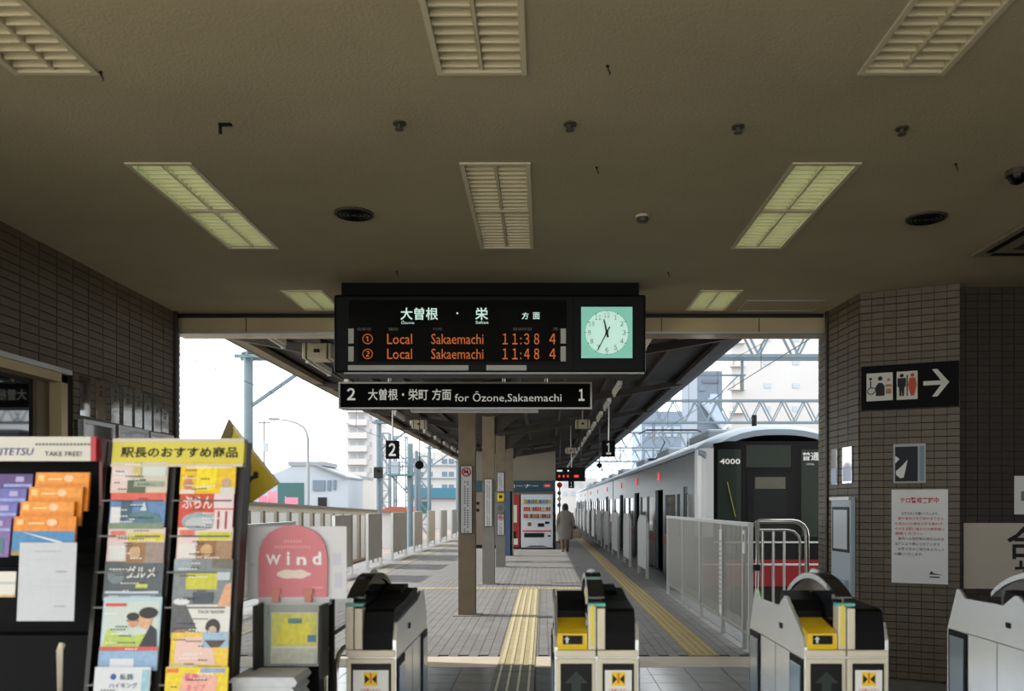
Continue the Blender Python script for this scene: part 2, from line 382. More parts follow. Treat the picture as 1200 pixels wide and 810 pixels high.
# ------------------------------------------------------------------ ceiling lights
m_louvre = M('louvre', (196, 186, 156), 0.45, metal=0.2)
m_house = M('lamp_housing', (190, 182, 156), 0.5)
m_tube_on = M('tube_lit', (206, 242, 208), 0.4, emit=7.0)
m_tube_off = M('tube_unlit', (206, 202, 184), 0.4)
FIX_LABEL = {
 (0, 0): 'unlit louvred ceiling light cut by the top left corner', (1, 0): 'unlit louvred ceiling light at the top centre edge', (2, 0): 'unlit louvred ceiling light cut by the top right edge',
 (0, 1): 'lit greenish louvred ceiling light above the left brick wall end', (1, 1): 'unlit louvred ceiling light straight above the departure board', (2, 1): 'lit greenish louvred ceiling light right of the clock',
 (0, 2): 'short lit louvred ceiling light beside the departure board left end', (2, 2): 'short dim louvred ceiling light beside the departure board right end'}
for (xa, xb, ya, yb, lit) in FIX:
    ci = 0 if xa < -1 else (1 if xa < 0 else 2); ri = 0 if ya < 3 else (1 if ya < 5 else 2)
    w = xb-xa; L = yb-ya
    t = thing('ceiling_light', FIX_LABEL[(ci, ri)], 'ceiling light', (xa, ya, CEIL), group='louvred fluorescent ceiling lights')
    h = 0.11
    hb = MB().box(0, w, 0, L, h, h+0.02).box(-0.004, 0.004, 0, L, 0, h).box(w-0.004, w+0.004, 0, L, 0, h).box(0, w, -0.004, 0.004, 0, h).box(0, w, L-0.004, L+0.004, 0, h)
    hb.build('housing', m_house, t)
    fb = MB().box(-0.018, 0.006, -0.018, L+0.018, -0.008, 0.004).box(w-0.006, w+0.018, -0.018, L+0.018, -0.008, 0.004)
    fb.box(0.006, w-0.006, -0.018, 0.006, -0.008, 0.004).box(0.006, w-0.006, L-0.006, L+0.018, -0.008, 0.004)
    fb.build('frame', m_louvre, t)
    MB().prism([(w/2-0.006, 0.0), (w/2+0.006, 0.0), (w/2+0.014, 0.05), (w/2-0.014, 0.05)], 0.006, L-0.006).build('spine', m_louvre, t)
    if L > 1: MB().box(0.006, w-0.006, L/2-0.012, L/2+0.012, -0.004, 0.05).build('cross_bar', m_louvre, t)
    n = int(L/0.062)
    hw = w/2-0.018
    sl = MB().prism([(-0.004, 0.002), (0.004, 0.002), (0.012, 0.046), (-0.012, 0.046)], 0, hw, 'x').mesh('slat', m_louvre)
    for s in (0.007, w/2+0.011):
        for k in range(n):
            y = L*(k+0.5)/n
            if L > 1 and abs(y-L/2) < 0.02: continue
            inst(sl, 'slat', t, (s, y, 0))
    for s in (w*0.26, w*0.74):
        for (a, b) in (((0.03, L/2-0.03), (L/2+0.03, L-0.03)) if L > 1 else ((0.03, L-0.03),)):
            MB().cyl((s, 0.078), 0.016, a, b, 'y', 10).build('tube', m_tube_on if lit else m_tube_off, t)
# small ceiling fittings
m_fit = M('fitting_dark', (58, 52, 42), 0.6)
def Wc(px, py): return W(px, py, (CEIL-1.5)*1000/(592-py))
for (px, py, lab) in ((415, 250, 'round dark ceiling speaker left of the centre lamp'), (1085, 255, 'round dark ceiling speaker at the far right')):
    p = Wc(px, py); t = thing('ceiling_speaker', lab, 'speaker', p, group='ceiling speakers')
    mb = MB(); mb.cyl((0, 0), 0.125, -0.012, 0.0, n=28); mb.build('rim', m_fit, t)
    g = MB()
    for r in (0.03, 0.055, 0.08, 0.105): g.tube([(r*math.cos(a*PI/10), r*math.sin(a*PI/10), -0.014) for a in range(20)], 0.005, 4, closed=True)
    g.build('grille', m_black, t)
for (px, py, lab) in ((468, 144, 'small dark sprinkler head left of the top centre light'), (668, 145, 'small dark sprinkler head just right of the top centre light'), (865, 148, 'small dark sprinkler head below the top right light'), (1057, 150, 'small dark sprinkler head nearest the right edge')):
    p = Wc(px, py); t = thing('sprinkler_head', lab, 'sprinkler', p, group='sprinkler heads')
    MB().cyl((0, 0), 0.032, -0.008, 0, n=16).build('escutcheon', m_fit, t)
    MB().cyl((0, 0), 0.012, -0.03, -0.008, n=8).cyl((0, 0), 0.022, -0.034, -0.03, n=10).build('deflector', m_fit, t)
p = Wc(264, 145); t = thing('ceiling_bracket', 'small black L-shaped bracket hanging from the left ceiling', 'bracket', p)
MB().box(-0.03, 0.03, -0.012, 0.012, -0.008, 0).build('plate', m_black, t); MB().box(-0.03, -0.018, -0.006, 0.006, -0.05, -0.008).build('arm', m_black, t)
p = Wc(753, 253); t = thing('smoke_detector', 'small round smoke detector above the clock', 'detector', p)
MB().cyl((0, 0), 0.045, -0.012, 0, n=18).build('base', m_house, t); MB().cyl((0, 0), 0.034, -0.038, -0.012, n=18, r1=0.04).build('sensor', m_fit, t)
for (px, py, lab) in ((465, 318, 'thin dark ceiling hook ahead of the departure board left half'), (783, 319, 'thin pale ceiling hook right of the departure board'), (118, 84, 'dark ceiling hook at the corner of the top left light'), (712, 77, 'tiny dark ceiling hook right of the top centre light'), (1120, 192, 'tiny dark ceiling hook right of the lit right lamp'), (699, 196, 'tiny dark ceiling hook right of the unlit centre lamp')):
    p = Wc(px, py); t = thing('ceiling_hook', lab, 'hook', p, group='ceiling hooks')
    MB().cyl((0, 0), 0.008, -0.004, 0, n=10).build('plate', m_black, t)
    MB().tube([(0, 0, 0), (0.004, 0, -0.02), (0.012, 0, -0.032), (0.006, 0, -0.04)], 0.003, 6).build('hook', m_black, t)
# access hatch
a = Wc(862, 364); b = Wc(950, 353)
t = thing('ceiling_hatch', 'flat square access hatch in the ceiling by the right jamb', 'hatch', (a.x, a.y-0.42, CEIL))
hw = 0.74
MB().box(0.012, hw-0.012, 0.012, 0.40, -0.003, 0).build('panel', m_ceil, t)
MB().box(0, hw, 0, 0.012, -0.008, 0).box(0, hw, 0.40, 0.412, -0.008, 0).box(0, 0.012, 0.012, 0.4, -0.008, 0).box(hw-0.012, hw, 0.012, 0.4, -0.008, 0).build('frame', m_alu, t)
# cassette air conditioner at the far right, half out of view
t = thing('air_conditioner', 'dim square cassette air conditioner in the right ceiling', 'air conditioner', (3.15, 5.35, CEIL))
MB().box(0, 0.95, 0, 0.95, -0.03, 0, 0.008).build('panel', M('ac_panel', (120, 110, 90), 0.6), t)
for (x0, x1, y0, y1) in ((0.12, 0.83, 0.05, 0.1), (0.12, 0.83, 0.85, 0.9), (0.05, 0.1, 0.12, 0.83), (0.85, 0.9, 0.12, 0.83)): MB().box(x0, x1, y0, y1, -0.034, -0.03).build('vent', m_black, t)
MB().box(0.2, 0.75, 0.2, 0.75, -0.036, -0.03).build('grille', m_fit, t)
t = thing('security_camera', 'dark dome camera on the ceiling at the right edge', 'camera', Wc(1192, 200))
MB().cyl((0, 0), 0.06, -0.03, 0, n=18).build('base', m_fit, t)
MB().loft([[(0.05*math.cos(a)*c, 0.05*math.sin(a)*c, -0.03-0.05*s) for a in [2*PI*i/16 for i in range(16)]] for c, s in ((1, 0), (0.9, 0.45), (0.6, 0.8), (0.1, 1))]).build('dome', m_gloss_black, t)

# ------------------------------------------------------------------ departure board with clock
YB = 7.12
def L(px, py, Y): v = W(px, py, Y); return v.x, v.z
bx0, bz0 = L(391, 437, YB); bx1, bz1 = L(757, 345, YB)
t = thing('departure_board', 'black hanging departure board with orange train times and a lit clock', 'departure board', ((bx0+bx1)/2, YB, bz0))
hw = (bx1-bx0)/2; H = bz1-bz0
cx = (bx0+bx1)/2
m_case = M('board_case', (5, 5, 6), 0.5, spec=0.2)
MB().box(-hw, hw, 0, 0.34, 0, H, 0.02).build('case', m_case, t)
MB().box(-hw+0.06, hw-0.055, 0.02, 0.32, H, CEIL-bz0).build('ceiling_mount', m_black, t)
def BL(px, py): x, z = L(px, py, YB); return x-cx, z-bz0
m_led = M('led_orange', (240, 124, 44), 0.5, emit=0.24)
m_lit = M('lit_lettering', (205, 240, 226), 0.5, emit=0.62)
m_dimtxt = M('dim_lettering', (120, 120, 114), 0.6); m_plate = M('indicator_grey', (196, 194, 186), 0.6)
x0, z0 = BL(409, 428); x1, z1 = BL(664, 352)
MB().box(x0, x1, -0.003, 0.002, z0, z1).build('display_window', m_gloss_black, t)
x0, z0 = BL(420, 424); x1, z1 = BL(656, 384)
MB().box(x0, x1, -0.005, -0.003, z0, z1).build('led_panel', M('led_panel', (9, 7, 6), 0.7, spec=0.15), t)
sx, _ = BL(672, 400)
MB().box(sx-0.003, sx+0.003, -0.004, 0.0, 0.01, H-0.02).build('seam', m_black, t)
def BT(mat, body, px, py, hpx, wpx, **k):
    x, z = BL(px, py); return text(t, mat, body, x, z, -0.0075, h=hpx*YB/1000, w=wpx*YB/1000, **k)
BT(m_lit, '大曽根', 491.5, 368, 14.5, 44, off=0.012); BT(m_lit, '・', 536, 367.5, 2.2, 2.2); BT(m_lit, '栄', 564.5, 368, 14.5, 15, off=0.012); BT(m_lit, '方', 615.5, 370.5, 8, 8, off=0.01); BT(m_lit, '面', 628.5, 370.5, 8, 8, off=0.01)
BT(m_lit, 'Ōzone', 478, 378, 4, 15); BT(m_lit, 'Sakae', 565, 378, 3.5, 15)
for py, num, tm in ((397.5, '①', '１１:３８'), (415, '②', '１１:４８')):
    BT(m_led, num, 431, py, 12, 12); BT(m_led, 'Local', 468.5, py, 12, 29, off=-0.003); BT(m_led, 'Sakaemachi', 536, py, 12, 61, off=-0.003)
    BT(m_led, tm, 610.5, py, 13, 43, off=0.004); BT(m_led, '４', 647.5, py, 12.5, 7.5, off=0.002)
for px, py in ((411.5, 394), (411.5, 415), (660, 394), (660, 415)):
    x, z = BL(px, py); MB().box(x-0.022, x+0.022, -0.006, 0, z-0.062, z+0.062).build('indicator_plate', m_plate, t)
for body, px in (('発車順', 427), ('種別', 461), ('行先', 513), ('発車時刻', 612), ('両', 651)): BT(m_dimtxt, body, px, 386, 3.4, 5.5*len(body))
for a, b in ((408, 549), (570, 617)):
    x0, z0 = BL(a, 434.3); x1, z1 = BL(b, 428.3); MB().box(x0, x1, -0.007, 0, z0, z1).build('notice_strip', m_plate, t)
x0, z0 = BL(403, 437.6); x1, z1 = BL(755, 436); MB().box(x0, x1, -0.004, 0.02, z0-0.004, z0+0.008).build('bottom_trim', m_white, t)
# clock
ccx, ccz = BL(711, 390); hs = 30*YB/1000
MB().box(ccx-hs-0.012, ccx+hs+0.012, -0.006, 0, ccz-hs-0.012, ccz+hs+0.012).build('clock_bezel', m_black, t)
MB().box(ccx-hs, ccx+hs, -0.009, -0.004, ccz-hs, ccz+hs).build('clock_panel', M('clock_teal', (140, 212, 192), 0.4, emit=0.42), t)
MB().cyl((ccx, ccz), hs*0.84, -0.0105, -0.006, 'y', 48).build('clock_face', M('clock_white', (206, 246, 232), 0.4, emit=0.5), t)
num = MB(); tick = MB()
for k in range(1, 13):
    a = PI/2-k*PI/6; put_text(num, ''.join('０１２３４５６７８９'[int(c)] for c in str(k)), ccx+hs*0.68*math.cos(a), ccz+hs*0.68*math.sin(a), -0.0115, h=hs*0.19, w=hs*(0.12 if k < 10 else 0.21)*(0.6 if k == 1 else 1), off=0.008)
for k in range(60):
    a = k*PI/30; r0 = hs*(0.83 if k % 5 else 0.8); r1 = hs*0.87
    d = Vector((math.cos(a), 0, math.sin(a))); n = Vector((-math.sin(a), 0, math.cos(a)))*(0.0014 if k % 5 else 0.003)
    c0 = Vector((ccx, -0.0114, ccz))
    tick.quad(c0+d*r0-n, c0+d*r1-n, c0+d*r1+n, c0+d*r0+n)
num.build('clock_numerals', m_text_black, t); tick.build('minute_marks', m_text_black, t)
def hand(ang, ln, tail, w, y):
    a = PI/2-ang; d = (math.cos(a), math.sin(a)); n = (-d[1], d[0])
    pts = [(ccx-d[0]*tail-n[0]*w, ccz-d[1]*tail-n[1]*w), (ccx+d[0]*ln-n[0]*w*0.6, ccz+d[1]*ln-n[1]*w*0.6), (ccx+d[0]*ln+n[0]*w*0.6, ccz+d[1]*ln+n[1]*w*0.6), (ccx-d[0]*tail+n[0]*w, ccz-d[1]*tail+n[1]*w)]
    return MB().prism(pts, y-0.003, y)
hand(R(11.57*30), hs*0.52, hs*0.2, 0.009, -0.013).build('hour_hand', m_text_black, t)
hand(R(34.5*6), hs*0.80, hs*0.25, 0.006, -0.0165).build('minute_hand', m_text_black, t)
MB().cyl((ccx, ccz), 0.013, -0.022, -0.01, 'y', 14).build('hub', m_text_black, t)

# ------------------------------------------------------------------ platform direction sign
YS = 9.0
x0, z0 = L(397.5, 479, YS); x1, z1 = L(693, 448.5, YS)
t = thing('platform_sign', 'long black hanging sign with white platform numbers 2 and 1', 'sign', ((x0+x1)/2, YS, z0))
hw = (x1-x0)/2; hh = z1-z0; cx = (x0+x1)/2
MB().box(-hw, hw, 0, 0.16, 0, hh).build('body', m_black, t)
fb = MB().box(-hw-0.006, hw+0.006, -0.012, 0.0, -0.006, 0.012).box(-hw-0.006, hw+0.006, -0.012, 0.0, hh-0.012, hh+0.006).box(-hw-0.006, -hw+0.012, -0.012, 0, 0.012, hh-0.012).box(hw-0.012, hw+0.006, -0.012, 0, 0.012, hh-0.012)
fb.build('frame', m_alu, t)
MB().box(-hw+0.75, -hw+2.1, 0.02, 0.14, -0.03, -0.006).build('light_trough', m_white, t)
m_backlit = M('backlit_lettering', (214, 214, 206), 0.5, emit=0.42)
def ST(body, px, py, hpx, wpx, **k):
    x, z = L(px, py, YS); text(t, m_backlit, body, x-cx, z-z0, -0.004, h=hpx*YS/1000, w=wpx*YS/1000, **k)
ST('２', 411.5, 462, 14.5, 10, off=0.03); ST('大曽根・栄町', 466.5, 462.5, 13.5, 70, off=0.012); ST('方面', 517.5, 462.5, 13.5, 22.5, off=0.012)
ST('for Ōzone,Sakaemachi', 595.5, 465.5, 13, 125, off=0.0); ST('１', 681.5, 463, 14, 7, off=0.03)
for px in (455, 590, 640):
    x, z = L(px, 448, YS); MB().cyl((x-cx, 0.08), 0.016, hh, 3.52-z0, n=8).build('hanger_rod', m_alu, t)

# ------------------------------------------------------------------ things on the right-hand brick walls
def wall_frame(w):          # plan frame of a brick wall: origin and z rotation
    return Vector(w.location), w.rotation_euler.z
def on_wall(wall, px, py, off=0.0):   # local wall coordinate under a photograph position
    o, rz = wall_frame(wall); d = Vector((math.cos(rz), math.sin(rz)))
    k = (px-637)/1000.0
    s = (k*o.y-o.x)/(d.x-k*d.y)
    Y = o.y+s*d.y
    return s, 1.5-(py-592)*Y/1000
def wall_thing(wall, name, label, cat, pa, pb, off=-0.024, group=None):   # pa upper left, pb lower right
    s0, za = on_wall(wall, *pa); s1, zb = on_wall(wall, *pb)
    o, rz = wall_frame(wall); n = Vector((math.sin(rz), -math.cos(rz), 0))
    base = o+Vector((math.cos(rz), math.sin(rz), 0))*((s0+s1)/2)-n*off
    return thing(name, label, cat, (base.x, base.y, zb), rz, group), (s1-s0)/2, za-zb
def disc(mb, x, z, r, y, n=20, a0=0, a1=2*PI):
    mb.add([(x+r*math.cos(a0+(a1-a0)*i/n), y, z+r*math.sin(a0+(a1-a0)*i/n)) for i in range(n)], [list(range(n))]); return mb
def flat(mb, pts, y): mb.add([(p[0], y, p[1]) for p in pts], [list(range(len(pts)))]); return mb
def rect(mb, x0, x1, z0, z1, y): return flat(mb, [(x0, z0), (x1, z0), (x1, z1), (x0, z1)], y)
# restroom sign
t, hw, hh = wall_thing(wf, 'restroom_sign', 'black restroom sign with pictograms and a white arrow', 'sign', (1010, 431), (1124, 476), off=-0.05)
MB().box(-hw, hw, -0.002, 0.045, 0, hh, 0.004).build('panel', m_black, t)
def RX(px): return (px-1067)/57*hw
m_sgn_w = M('sign_white', (205, 203, 192), 0.6)
for a, b in ((1016.5, 1048), (1052.5, 1077)):
    MB().box(RX(a), RX(b), -0.006, 0, hh*0.19, hh*0.83, 0.0025).build('white_plate', m_sgn_w, t)
mb = MB(); y = -0.008
x = RX(1022); zc = hh*0.42     # wheelchair user
ring = []
for i in range(22):
    a = R(60+i*14); ring.append((x+0.028*math.cos(a), y, zc+0.028*math.sin(a)))
mb.tube(ring, 0.004, 5); mb.tube([(x-0.004, y, zc+0.085), (x-0.002, y, zc+0.03), (x+0.03, y, zc+0.025), (x+0.045, y, zc-0.02)], 0.005, 5); disc(mb, x-0.004, zc+0.105, 0.012, y)
mb.build('wheelchair_pictogram', m_text_black, t); mb = MB(); x = RX(1033)                   # person with a stoma
disc(mb, x, hh*0.70, 0.019, y); flat(mb, [(x-0.036, hh*0.30), (x+0.036, hh*0.30), (x+0.036, hh*0.52), (x+0.015, hh*0.60), (x-0.015, hh*0.60), (x-0.036, hh*0.52)], y)
mb.build('stoma_pictogram', m_text_black, t); mb = MB(); x = RX(1058.5)                 # man
disc(mb, x, hh*0.735, 0.016, y); flat(mb, [(x-0.034, hh*0.68), (x+0.034, hh*0.68), (x+0.034, hh*0.48), (x+0.022, hh*0.48), (x+0.018, hh*0.27), (x+0.003, hh*0.27), (x, hh*0.42), (x-0.003, hh*0.27), (x-0.018, hh*0.27), (x-0.022, hh*0.48), (x-0.034, hh*0.48)], y)
mb.build('man_pictogram', m_text_black, t); mb = MB(); rect(mb, RX(1064.2), RX(1065.6), hh*0.27, hh*0.75, y)
mb.build('divider_bar', m_text_black, t)
mb = MB(); x = RX(1071)       # woman
disc(mb, x, hh*0.735, 0.016, y); flat(mb, [(x-0.022, hh*0.68), (x+0.022, hh*0.68), (x+0.036, hh*0.52), (x+0.026, hh*0.40), (x+0.012, hh*0.27), (x-0.012, hh*0.27), (x-0.026, hh*0.40), (x-0.036, hh*0.52)], y)
mb.build('woman_pictogram', M('print_vermilion', (186, 74, 40), 0.7), t)
mb = MB(); x = RX(1043)       # baby
disc(mb, x, hh*0.66, 0.014, y); flat(mb, [(x-0.03, hh*0.50), (x+0.03, hh*0.50), (x+0.02, hh*0.56), (x-0.02, hh*0.56)], y); flat(mb, [(x-0.022, hh*0.34), (x+0.022, hh*0.34), (x+0.022, hh*0.46), (x-0.022, hh*0.46)], y)
mb.build('baby_pictogram', M('print_tan', (170, 120, 90), 0.7), t)
ax0, ax1 = RX(1083.5), RX(1113); zc = hh*0.53
mb = MB(); rect(mb, ax0, ax1-0.03, zc-0.018, zc+0.018, y)
mb.add([(ax1, y, zc), (ax1-0.09, y, zc+0.115), (ax1-0.13, y, zc+0.115), (ax1-0.05, y, zc), (ax1-0.13, y, zc-0.115), (ax1-0.09, y, zc-0.115)], [(0, 1, 2, 3), (0, 3, 4, 5)])
mb.build('arrow', m_sgn_w, t)
# dark poster
t, hw, hh = wall_thing(wf, 'poster', 'small dark poster of a black tree shape below the restroom sign', 'poster', (1047, 521), (1085, 566))
MB().box(-hw, hw, 0, 0.006, 0, hh).build('sheet', M('poster_grey', (168, 170, 170), 0.7), t)
mb = MB(); rect(mb, -hw*0.88, hw*0.52, hh*0.04, hh*0.93, -0.002); mb.build('print', M('print_navy', (26, 29, 38), 0.7), t)
mb = MB()
flat(mb, [(-hw*0.85, hh*0.3), (-hw*0.5, hh*0.42), (-hw*0.1, hh*0.6), (-hw*0.2, hh*0.4), (-hw*0.35, hh*0.14), (-hw*0.55, hh*0.12), (-hw*0.8, hh*0.2)], -0.004)
flat(mb, [(-hw*0.88, hh*0.5), (-hw*0.6, hh*0.62), (-hw*0.88, hh*0.7)], -0.004)
mb.build('white_shape', m_paper, t)
mb = MB(); rect(mb, hw*0.62, hw*0.9, hh*0.05, hh*0.93, -0.002); mb.build('side_strip', M('print_blue_grey', (120, 140, 152), 0.7), t)
# notice in red and black
t, hw, hh = wall_thing(wf, 'security_notice', 'white security notice with red heading and lines of text', 'poster', (1045, 574), (1111, 685))
MB().box(-hw, hw, 0, 0.005, 0, hh).build('sheet', m_paper, t)
text(t, m_text_red, 'テロ警戒実施中', 0, hh*0.885, -0.002, w=hw*1.36, h=hh*0.062, off=0.02)
lines = [('お客さまにお願いいたします。', 0.745, 1.3, 0.02, m_text_black), ('駅や車内で不審物や不審な人', 0.69, 1.62, 0.05, m_text_red), ('を見かけた場合は手を触れず、', 0.635, 1.76, 0.0, m_text_red), ('そのまま駅係員または乗務員に', 0.58, 1.76, 0.0, m_text_red), ('通報ください。', 0.53, 1.0, -0.38, m_text_red),
         ('車内への危険物の持ち込みは', 0.475, 1.62, 0.05, m_text_black), ('法律により禁止されています', 0.42, 1.6, -0.08, m_text_black), ('お客さまのご協力をよろしく', 0.365, 1.62, 0.05, m_text_black), ('お願いいたします。', 0.31, 1.0, -0.38, m_text_black)]
for body, fz, fw, fx, mm in lines: text(t, mm, body, hw*fx, hh*fz, -0.002, w=hw*fw, h=hh*0.032, off=0.01)
mb = MB(); flat(mb, [(hw*0.34, hh*0.10), (hw*0.85, hh*0.095), (hw*0.5, hh*0.115), (hw*0.42, hh*0.14)], -0.002); rect(mb, hw*0.36, hw*0.72, hh*0.066, hh*0.08, -0.002); mb.build('emblem', M('print_slate', (60, 74, 84), 0.7), t)
# calligraphy board in the recess, white sheet above it
t, hw, hh = wall_thing(wr, 'calligraphy_poster', 'beige poster with large brushed black characters in the dim recess', 'poster', (1128, 613), (1232, 690))
MB().box(-hw, hw, 0, 0.006, 0, hh).build('sheet', M('poster_beige', (186, 176, 160), 0.75), t)
text(t, m_text_black, '合', -hw*0.02+0.13, hh*0.70, -0.002, h=hh*0.50, w=0.27, off=0.018); text(t, m_text_black, '格', 0.17, hh*0.22, -0.002, h=hh*0.42, off=0.02)
t, hw, hh = wall_thing(wr, 'notice_sheet', 'plain white sheet high on the dim recess wall', 'poster', (1187, 558), (1225, 603))
MB().box(-hw, hw, 0, 0.005, 0, hh).build('sheet', m_paper, t); mb = MB(); rect(mb, -hw*0.6, hw*0.6, hh*0.35, hh*0.6, -0.002); mb.build('print', m_dimtxt, t)
# glossy cards and the notice case on the side wall
m_gcard = M('glossy_card', (150, 160, 168), 0.04, coat=1.0, spec=0.9)
for k, (a, b, lab) in enumerate((((976.5, 527), (984, 568), 'glossy narrow card on the right side wall nearer the platform'), ((990, 525), (1001, 566), 'glossy narrow card on the right side wall nearer the corner'))):
    t, hw, hh = wall_thing(ws, 'notice_card', lab, 'card', a, b, group='glossy cards on the right side wall')
    MB().box(-hw, hw, 0, 0.008, 0, hh).build('cover', m_gcard, t)
    mb = MB(); rect(mb, -hw*0.9, hw*0.9, hh*0.05, hh*0.45, -0.0015); mb.build('print', M('print_blue', (96, 130, 170), 0.15), t)
t, hw, hh = wall_thing(ws, 'notice_case', 'slim pale blue-grey notice case with framed sheet on right side wall', 'notice case', (980.5, 583), (1003.5, 700), off=-0.05)
MB().box(-hw, hw, 0, 0.04, 0, hh).build('case', M('case_blue_grey', (168, 182, 192), 0.4), t)
MB().box(-hw, hw, -0.02, 0.0, hh*0.97, hh).build('hood', m_alu, t)
MB().box(-hw*0.86, hw*0.86, -0.006, 0, hh*0.44, hh*0.9).build('frame', m_dark, t); MB().box(-hw*0.7, hw*0.7, -0.01, -0.005, hh*0.47, hh*0.87).build('sheet', M('sheet_pale', (190, 200, 206), 0.3), t)
MB().box(-hw*0.75, hw*0.75, -0.03, 0, hh*0.02, hh*0.16).build('leaflet_pocket', M('pocket_clear', (150, 170, 184), 0.1), t)

# ------------------------------------------------------------------ glossy cards and notice frames on the left wall
m_gcard2 = M('glossy_card_brown', (92, 74, 58), 0.05, coat=1.0, spec=0.9); m_gcard3 = M('glossy_card_grey', (120, 122, 116), 0.07, bump=0.12, bscale=14, coat=1.0, spec=0.9)
for mm in (m_gcard, m_gcard2, m_gcard3): mm.node_tree.nodes['Principled BSDF'].inputs['IOR'].default_value = 2.4; mm.node_tree.nodes['Principled BSDF'].inputs['Coat IOR'].default_value = 2.2
cards = [((91, 440), (103, 489)), ((109.5, 442), (121, 493)), ((127.5, 448), (137, 497)), ((142, 452), (152, 500)), ((155.5, 455), (164, 502)), ((166.5, 461), (175, 505)), ((177.5, 464), (186, 507)), ((187, 478), (195, 508))]
for k, (a, b) in enumerate(cards):
    s0, za = on_wall(wl, *a); s1, zb = on_wall(wl, *b)
    t = thing('notice_card', '%s glossy upright card from the shop window on left brick wall' % ORD[k], 'card', (XL+0.020, 2.95+(s0+s1)/2, zb), PI/2, 'glossy cards on the left wall')
    hw = (s1-s0)/2; hh = za-zb
    MB().box(-hw, hw, 0, 0.006, 0, hh).build('cover', m_gcard2 if k < 2 else m_gcard3, t)
    mb = MB(); rect(mb, -hw*0.3, hw*0.3, hh*0.55, hh*0.7, -0.001); rect(mb, -hw*0.25, hw*0.25, hh*0.75, hh*0.82, -0.001); mb.build('print', M('print_dim', (50, 44, 40), 0.2), t)
for k, (a, b, lab) in enumerate((((88, 491), (126, 560), 'aluminium framed notice board on left wall nearest the shop window'), ((130, 498), (166, 560), 'aluminium framed notice board in the middle of the left wall row'), ((168, 506), (196, 560), 'aluminium framed notice board on left wall nearest the platform'))):
    s0, za = on_wall(wl, *a); s1, zb = on_wall(wl, *b); zb = za-1.0
    t = thing('notice_board', lab, 'notice board', (XL+0.05, 2.95+(s0+s1)/2, zb), PI/2, 'framed notice boards on the left wall')
    hw = (s1-s0)/2; hh = za-zb
    MB().box(-hw, hw, 0.0, 0.03, 0, hh).build('backing', M('board_pale', (150, 152, 150), 0.5), t)
    MB().box(-hw, hw, -0.015, 0.0, hh-0.03, hh).box(-hw, hw, -0.015, 0.0, 0, 0.03).box(-hw, -hw+0.03, -0.015, 0, 0.03, hh-0.03).box(hw-0.03, hw, -0.015, 0, 0.03, hh-0.03).build('frame', m_alu, t)
    MB().box(-hw+0.03, hw-0.03, -0.006, -0.001, 0.03, hh-0.03).build('glass', M('board_glass', (70, 74, 76), 0.02, coat=1.0, spec=1.0), t)
